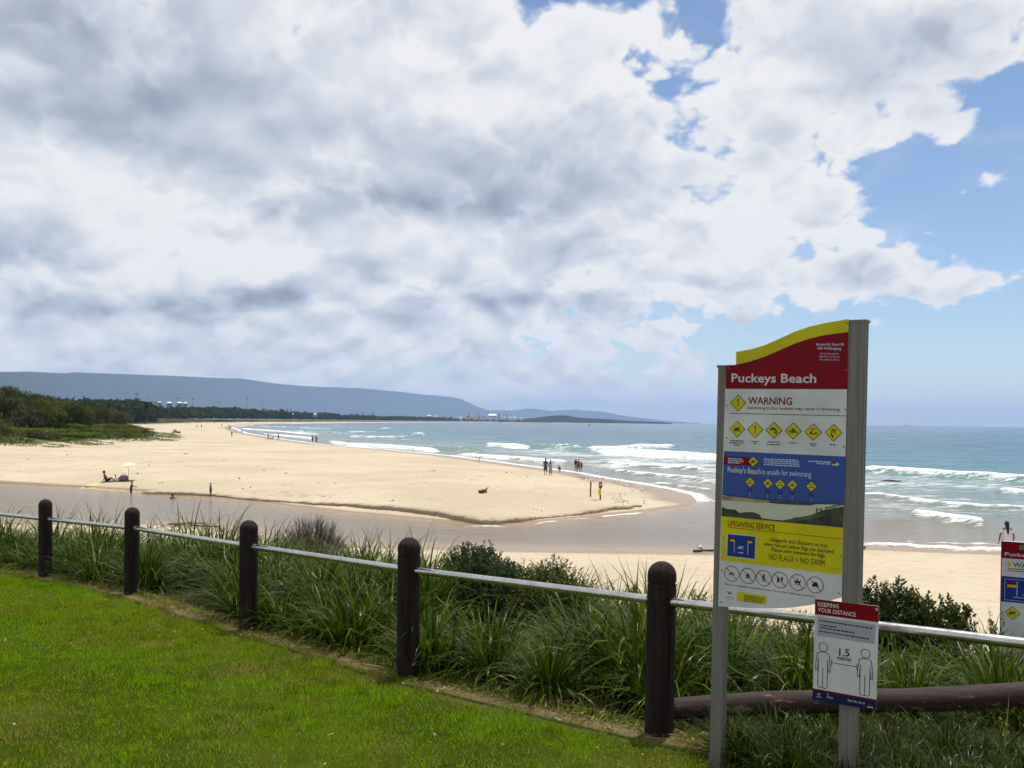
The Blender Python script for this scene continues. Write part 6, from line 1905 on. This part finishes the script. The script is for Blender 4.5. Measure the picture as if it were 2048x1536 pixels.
# rock in the surf
g = on_level(1782, 963, SEA)
mb = MB(); bm = bmesh.new(); bmesh.ops.create_icosphere(bm, subdivisions=3, radius=1)
for v in bm.verts:
    n_ = float(fbm(np.array(v.co.x * 2 + 5), np.array(v.co.y * 2 + v.co.z * 3), 3, 4))
    v.co = Vector((v.co.x * .85, v.co.y * .4, v.co.z * .13)) * (.6 + .8 * n_)
me = bpy.data.meshes.new('rock'); bm.to_mesh(me); bm.free()
o = link('rock', me, cm('rock', (.06, .05, .045), .7)); o.location = g + Vector((0, 0, .06)); tag(o, 'flat dark rock breaking the surf right of the tall sign', 'rock')

# seaweed and scraps on the sand
V_, n = [], 0
rng = np.random.default_rng(77)
pts = []
def strip(px0, py0, px1, py1, n, jx, jy):
    for _ in range(n):
        f = rng.random(); pts.append((px0 + (px1 - px0) * f + rng.normal(0, jx), py0 + (py1 - py0) * f + rng.normal(0, jy), 1.0))
strip(1222, 986, 1262, 976, 14, 5, 2); strip(1228, 984, 1246, 1000, 18, 4, 2); strip(1240, 1006, 1252, 997, 12, 3, 1.5); strip(1150, 953, 1200, 958, 22, 7, 1.2); strip(1160, 948, 1175, 952, 10, 4, .8)
for _ in range(330):
    x = rng.uniform(0, 1230); lo_ = np.interp(x, [0, 300, 600, 900, 1230], [900, 885, 905, 925, 972]); hi_ = np.interp(x, [0, 300, 600, 900, 1050, 1230], [962, 976, 1000, 1030, 1040, 1015])
    pts.append((x, rng.uniform(lo_, hi_), rng.choice([.5, .8, 1.6], p=[.6, .3, .1])))
for _ in range(60): pts.append((rng.uniform(700, 2000), rng.uniform(1108, 1180), .5))
pa = np.array(pts)
zg = []
for px, py, s in pts:
    r = ray(px, py); p = r * (-5.15 / r.z); zg.append((p.x, p.y, s))
zg = np.array(zg); zz = land_z(zg[:, 0], zg[:, 1])[0]
Vs, Fs = [], []
for (x, y, s), z in zip(zg, zz):
    for q in range(int(rng.integers(1, 4))):
        c = np.array([x + rng.normal(0, .16) * s, y + rng.normal(0, .20) * s, z + .012]); a = rng.uniform(0, 6.28); L = rng.uniform(.05, .17) * s * (y / 75); w = L * rng.uniform(.15, .4)
        d = np.array([math.cos(a), math.sin(a), rng.uniform(0, .2)]) * L; e = np.array([-math.sin(a), math.cos(a), 0.1]) * w
        i = len(Vs); Vs += [c, c + d * .5 + e + np.array([0, 0, .06 * s]), c + d, c + d * .5 - e + np.array([0, 0, .02])]; Fs.append((i, i + 1, i + 2, i + 3))
me = np_mesh('seaweed', np.array(Vs), quads=np.array(Fs))
tag(link('seaweed', me, cm('seaweed', (.075, .048, .028), .9)), kind='stuff', label='scraps of brown seaweed and drift scattered over the sand')

# gulls
def gull_mesh():
    mb = MB(); mb.tube([(-.16, 0, .15), (-.05, 0, .16), (.08, 0, .17), (.15, 0, .20)], [.02, .062, .068, .04], 8); mb.tube([(.13, 0, .20), (.17, 0, .27)], [.036, .03], 7); mb.ball((.18, 0, .285), .037)
    return mb.mesh('gull', True)
wb = MB()
for s in (-1, 1): wb.tube([(.08, s * .058, .18), (-.06, s * .066, .17), (-.22, s * .02, .15)], [.028, .036, .008], 6)
wing_me = wb.mesh('folded_wings', True)
lb_ = MB()
for s in (-1, 1): lb_.tube([(.0, s * .025, .12), (.0, s * .03, .0)], .007, 5)
lb_.tube([(.205, 0, .283), (.25, 0, .275)], [.012, .004], 5)
leg_me = lb_.mesh('legs_and_bill', True)
body_me = gull_mesh()
body_me.materials.append(cm('gull_white', (.74, .74, .74), .8)); wing_me.materials.append(cm('gull_grey', (.25, .26, .28), .8)); leg_me.materials.append(cm('gull_orange', (.40, .10, .04), .6))
GULLS = [(1168, 955), (1176, 957), (1193, 958.5), (1206, 959.5), (1225, 960.5), (1231, 966), (1238, 970), (1244, 972.5), (1249, 974), (1257, 976), (1265, 974.5), (1272, 978), (1279, 977), (1287, 983.5), (1293, 980), (1288, 1007), (1283, 984), (1240, 961), (1262, 970)]
rr = random.Random(3)
for i, (px, py) in enumerate(GULLS + [(1399, 1100)]):
    g = ground_hit(px, py, 20)
    o = link('gull', body_me); link('folded_wings', wing_me, None, o); link('legs_and_bill', leg_me, None, o)
    o.location = g; o.rotation_euler = (0, 0, rr.uniform(0, 6.28)); s = rr.uniform(.72, .95); o.scale = (s, s, s)
    if i < len(GULLS): tag(o, 'white and grey gull standing in the flock on the damp end of the spit', 'gull', 'gulls on the end of the sand spit')
    else: tag(o, 'single gull standing by the drift log at the near waterline', 'gull')

# ------------------------------------------------------------------ far shore
M_POLE = cm('pole_grey', (.09, .09, .095), .6)
def light_pole(px, top, Y, label, arms=True):
    p = at(px, top, Y); base = -4.0; h = p.z - base
    root = empty('light_pole', (p.x, p.y, base)); tag(root, label, 'light pole', 'light poles above the far trees')
    MB().tube([(0, 0, 0), (0, 0, h)], [.22, .15], 8).build('mast', M_POLE, root)
    if arms:
        MB().box((0, 0, h - .3), (4.2, .3, .3)).build('crossbar', M_POLE, root)
        for k in range(4): MB().box((-1.6 + 1.07 * k, -.3, h + .15), (.7, .4, .7)).build('lamp', M_POLE, root)
LP = [(273, 788, 560, 'tall floodlight pole farthest left, above the dark dune scrub', True), (296, 792, 620, 'thin pole without a crossbar right of the leftmost floodlight', False), (356, 797, 640, 'floodlight pole above the white tank roofs', True),
      (386, 798, 650, 'floodlight pole just right of the white tank roofs', True), (439, 794, 720, 'plain thin pole standing alone between the tanks and the middle floodlights', False), (494, 797, 780, 'floodlight pole above the trees, larger of the two right ones', True), (524, 800, 830, 'floodlight pole farthest right above the trees', True)]
for px, tp, Y, lab, a in LP: light_pole(px, tp, Y * 1.7, lab, a)
for k, (px, py, w) in enumerate(((319, 806, 6), (338.5, 806.5, 9), (359, 806.5, 9), (370.5, 807.5, 7))):
    Y = 1350; p = at(px, py - 3, Y); r = w / 2 * Y / F * 1.15
    root = empty('storage_tank', (p.x, p.y, -4)); top = p.z + 4
    tag(root, ['leftmost and smallest white domed tank above the trees', 'second white domed tank from the left above the trees', 'third white domed tank, under the floodlight pole', 'rightmost white domed tank above the trees'][k], 'tank')
    MB().lathe([(r, 0), (r, top - r * .5)], seg=20).build('wall', cm('tank_wall', (.16, .18, .21), .6), root, True)
    MB().lathe([(r * 1.12, top - r * .5), (r * .8, top - r * .22), (r * .4, top - r * .05), (0, top)], seg=20).build('roof', cm('tank_roof', (.75, .76, .78), .5), root, True)
# beach tower and hut
for px, py, w, Y, lab in ((630, 834, 8, 1250, 'white lifeguard tower on legs at the head of the far sand'), (586, 830, 4, 1150, 'tiny white hut among the far trees left of the lifeguard tower')):
    p = at(px, py, Y); s = w * Y / F
    root = empty('lifeguard_tower' if w > 5 else 'beach_hut', p); tag(root, lab, 'tower' if w > 5 else 'hut')
    for a in (-1, 1):
        for b in (-1, 1): MB().tube([(a * s * .32, b * s * .32, -.1 * s), (a * s * .28, b * s * .28, s * .45)], s * .035, 6).build('leg', cm('hut_white', (.7, .7, .7), .6), root)
    MB().box((0, 0, s * .58), (s * .62, s * .62, s * .30)).build('cabin', cm('hut_grey', (.35, .36, .38), .6), root)
    MB().box((0, 0, s * .45), (s * .8, s * .8, s * .05)).build('deck', cm('hut_white', (.7, .7, .7), .6), root)
    MB().lathe([(s * .55, s * .72), (0, s * .98)], seg=4).build('roof', cm('hut_white', (.7, .7, .7), .6), root)
# houses
HOUSE = [(858, 836, 9, 'white'), (873, 835.5, 6, 'white'), (890, 836, 8, 'red'), (903, 836.5, 8, 'red'), (921, 838, 6, 'white'), (936, 836, 9, 'red'), (951, 836.5, 9, 'red'), (966, 836.5, 8, 'red'), (985, 836, 16, 'pale'), (1012, 838, 6, 'white'), (1021, 838.5, 6, 'white'), (1029, 838.5, 7, 'white'), (1043, 838.5, 5, 'white')]
WHERE = ['farthest left of the far town', 'beside the first house at the left of the far town', 'left of the tallest trees of the far town', 'below the middle trees of the far town', 'low down by the sand of the far town', 'under a lone pine in the far town', 'between two pines in the far town', 'just left of the big pale roof', '', 'right of the pair of pines', 'next right of the pair of pines', 'third right of the pair of pines', 'farthest right of the far town']
for k, (px, py, w, c) in enumerate(HOUSE):
    Y = 4300; p = at(px, py, Y); s = w * Y / F
    root = empty('house', (p.x, p.y, p.z - 6)); root.rotation_euler = (0, 0, random.uniform(-.4, .4))
    wc, rc = {'white': ((.70, .70, .70), (.55, .55, .56)), 'red': ((.45, .40, .36), (.28, .10, .07)), 'pale': ((.55, .56, .58), (.78, .79, .80))}[c]
    tag(root, ('%s house %s' % ({'white': 'small white', 'red': 'red roofed', 'pale': ''}[c], WHERE[k])) if c != 'pale' else 'big pale roofed hall left of the two tall pines', 'house')
    h = s * .30 if c == 'pale' else s * .45
    MB().box((0, 0, h / 2 + 3), (s, s * .6, h + 6)).build('wall', cm('house_' + c, wc, .7), root)
    mb = MB(); b = h + 6
    v = [mb.bm.verts.new(q) for q in ((-s * .55, -s * .36, b), (s * .55, -s * .36, b), (s * .55, s * .36, b), (-s * .55, s * .36, b), (-s * .4, 0, b + s * .22), (s * .4, 0, b + s * .22))]
    for f in ((0, 1, 5, 4), (2, 3, 4, 5), (1, 2, 5), (3, 0, 4), (3, 2, 1, 0)): mb.bm.faces.new([v[i] for i in f])
    mb.build('roof', cm('roof_' + c, rc, .6), root)
    for q in (-.25, .25): MB().box((q * s, -s * .302, b * .72), (s * .16, s * .02, h * .4)).build('window', cm('house_window', (.06, .07, .09), .2), root)
# pines
PINES = [(937, 825, 12, 4100, 'lone tall conifer left of middle in the far town'), (958, 828, 9, 4100, 'short conifer right of the lone tall one in the far town'), (998, 826.5, 13, 4000, 'left of the two tall pines by the big pale roof'), (1013, 828.5, 11, 4000, 'right of the two tall pines by the big pale roof'),
         (746, 822, 9, 2300, 'tall conifer rising from the left of the far tree belt'), (724, 823.5, 7, 2200, 'conifer at the left end of the far tree belt'), (574, 817, 7, 900, 'dark pointed tree above the white hut, left of a pair'), (582, 817.5, 7, 900, 'dark pointed tree above the white hut, right of a pair')]
rng = np.random.default_rng(99)
for px, tp, hpx, Y, lab in PINES:
    p = at(px, tp, Y); h = hpx * Y / F + 4
    root = empty('pine_tree', (p.x, p.y, p.z - h)); tag(root, lab, 'pine tree')
    MB().tube([(0, 0, 0), (0, 0, h)], [h * .03, h * .006], 6).build('trunk', M_BARK, root)
    n = 420; f = rng.uniform(.12, 1, n); f = np.round(f * 16) / 16 + rng.normal(0, .008, n); rad = (1 - f) * h * .27 + h * .012; a = rng.uniform(0, 6.28, n); q = rng.uniform(.15, 1, n)
    c = np.stack([np.cos(a) * rad * q, np.sin(a) * rad * q, f * h + .03 * h * q], -1); s = h * .028 * rng.uniform(.6, 1.4, (n, 1))
    u_ = np.stack([np.cos(a), np.sin(a), np.full(n, .25)], -1); w_ = np.stack([-np.sin(a), np.cos(a), rng.uniform(-.6, .6, n)], -1)
    V = np.stack([c - u_ * s * 1.4, c - w_ * s * .7, c + u_ * s * 1.4, c + w_ * s * .7], 1).reshape(-1, 3)
    me = np_mesh('crown', V, quads=np.arange(4 * n).reshape(-1, 4)); attr(me, 'tint', np.repeat(pick([(.016, .026, .014), (.024, .034, .018)], [1, 1], n, .2, rng), 4, 0)); link('crown', me, M_SCRUB, root)
# boat and ship
def hull(mb, L, Wd, Hh_, z0=0):
    rings = []
    for k in range(9):
        f = k / 8; w = Wd / 2 * (1 - max(0, (f - .55) / .45) ** 2 * .96); sh_ = Hh_ * (1 + .35 * max(0, f - .6))
        x = (f - .5) * L
        rings.append([mb.bm.verts.new((x, -w, z0 + sh_)), mb.bm.verts.new((x, -w * .75, z0)), mb.bm.verts.new((x, w * .75, z0)), mb.bm.verts.new((x, w, z0 + sh_))])
    for a, b in zip(rings[:-1], rings[1:]):
        for k in range(3): mb.bm.faces.new((a[k], b[k], b[k + 1], a[k + 1]))
        mb.bm.faces.new((a[3], b[3], b[0], a[0]))
    mb.bm.faces.new(rings[0]); mb.bm.faces.new(rings[-1][::-1])
g = at(1178.5, 850.5, 1500); g.z = SEA
bt_ = empty('fishing_boat', g); tag(bt_, 'small dark fishing boat on the water below the headland', 'boat')
mb = MB(); hull(mb, 4.2, 1.8, 1.0, -.2); mb.build('hull', cm('boat_dark', (.04, .045, .06), .5), bt_)
MB().box((-.3, 0, 1.5), (1.3, 1.2, 1.5)).build('cabin', cm('boat_cabin', (.07, .07, .08), .5), bt_); MB().tube([(-.3, 0, 2.2), (-.3, 0, 3.9)], .06, 6).build('mast', cm('boat_dark', (.04, .045, .06), .5), bt_)
g = at(1816, 850, 13000); g.z = SEA
sp_ = empty('cargo_ship', g); sp_.rotation_euler = (0, 0, .3); tag(sp_, 'faint cargo ship on the horizon right of the tall sign', 'ship')
mb = MB(); hull(mb, 130, 22, 11, -1); mb.build('hull', cm('ship_hull', (.10, .06, .06), .6), sp_)
MB().box((-48, 0, 18), (14, 18, 18)).build('bridge', cm('ship_white', (.6, .6, .6), .6), sp_)
MB().tube([(-52, 0, 26), (-52, 0, 34)], 2.2, 8).build('funnel', cm('ship_hull', (.10, .06, .06), .6), sp_)
for x_ in (-15, 15, 40): MB().tube([(x_, 0, 9), (x_, 0, 27)], .9, 6).build('crane_mast', cm('ship_white', (.6, .6, .6), .6), sp_)
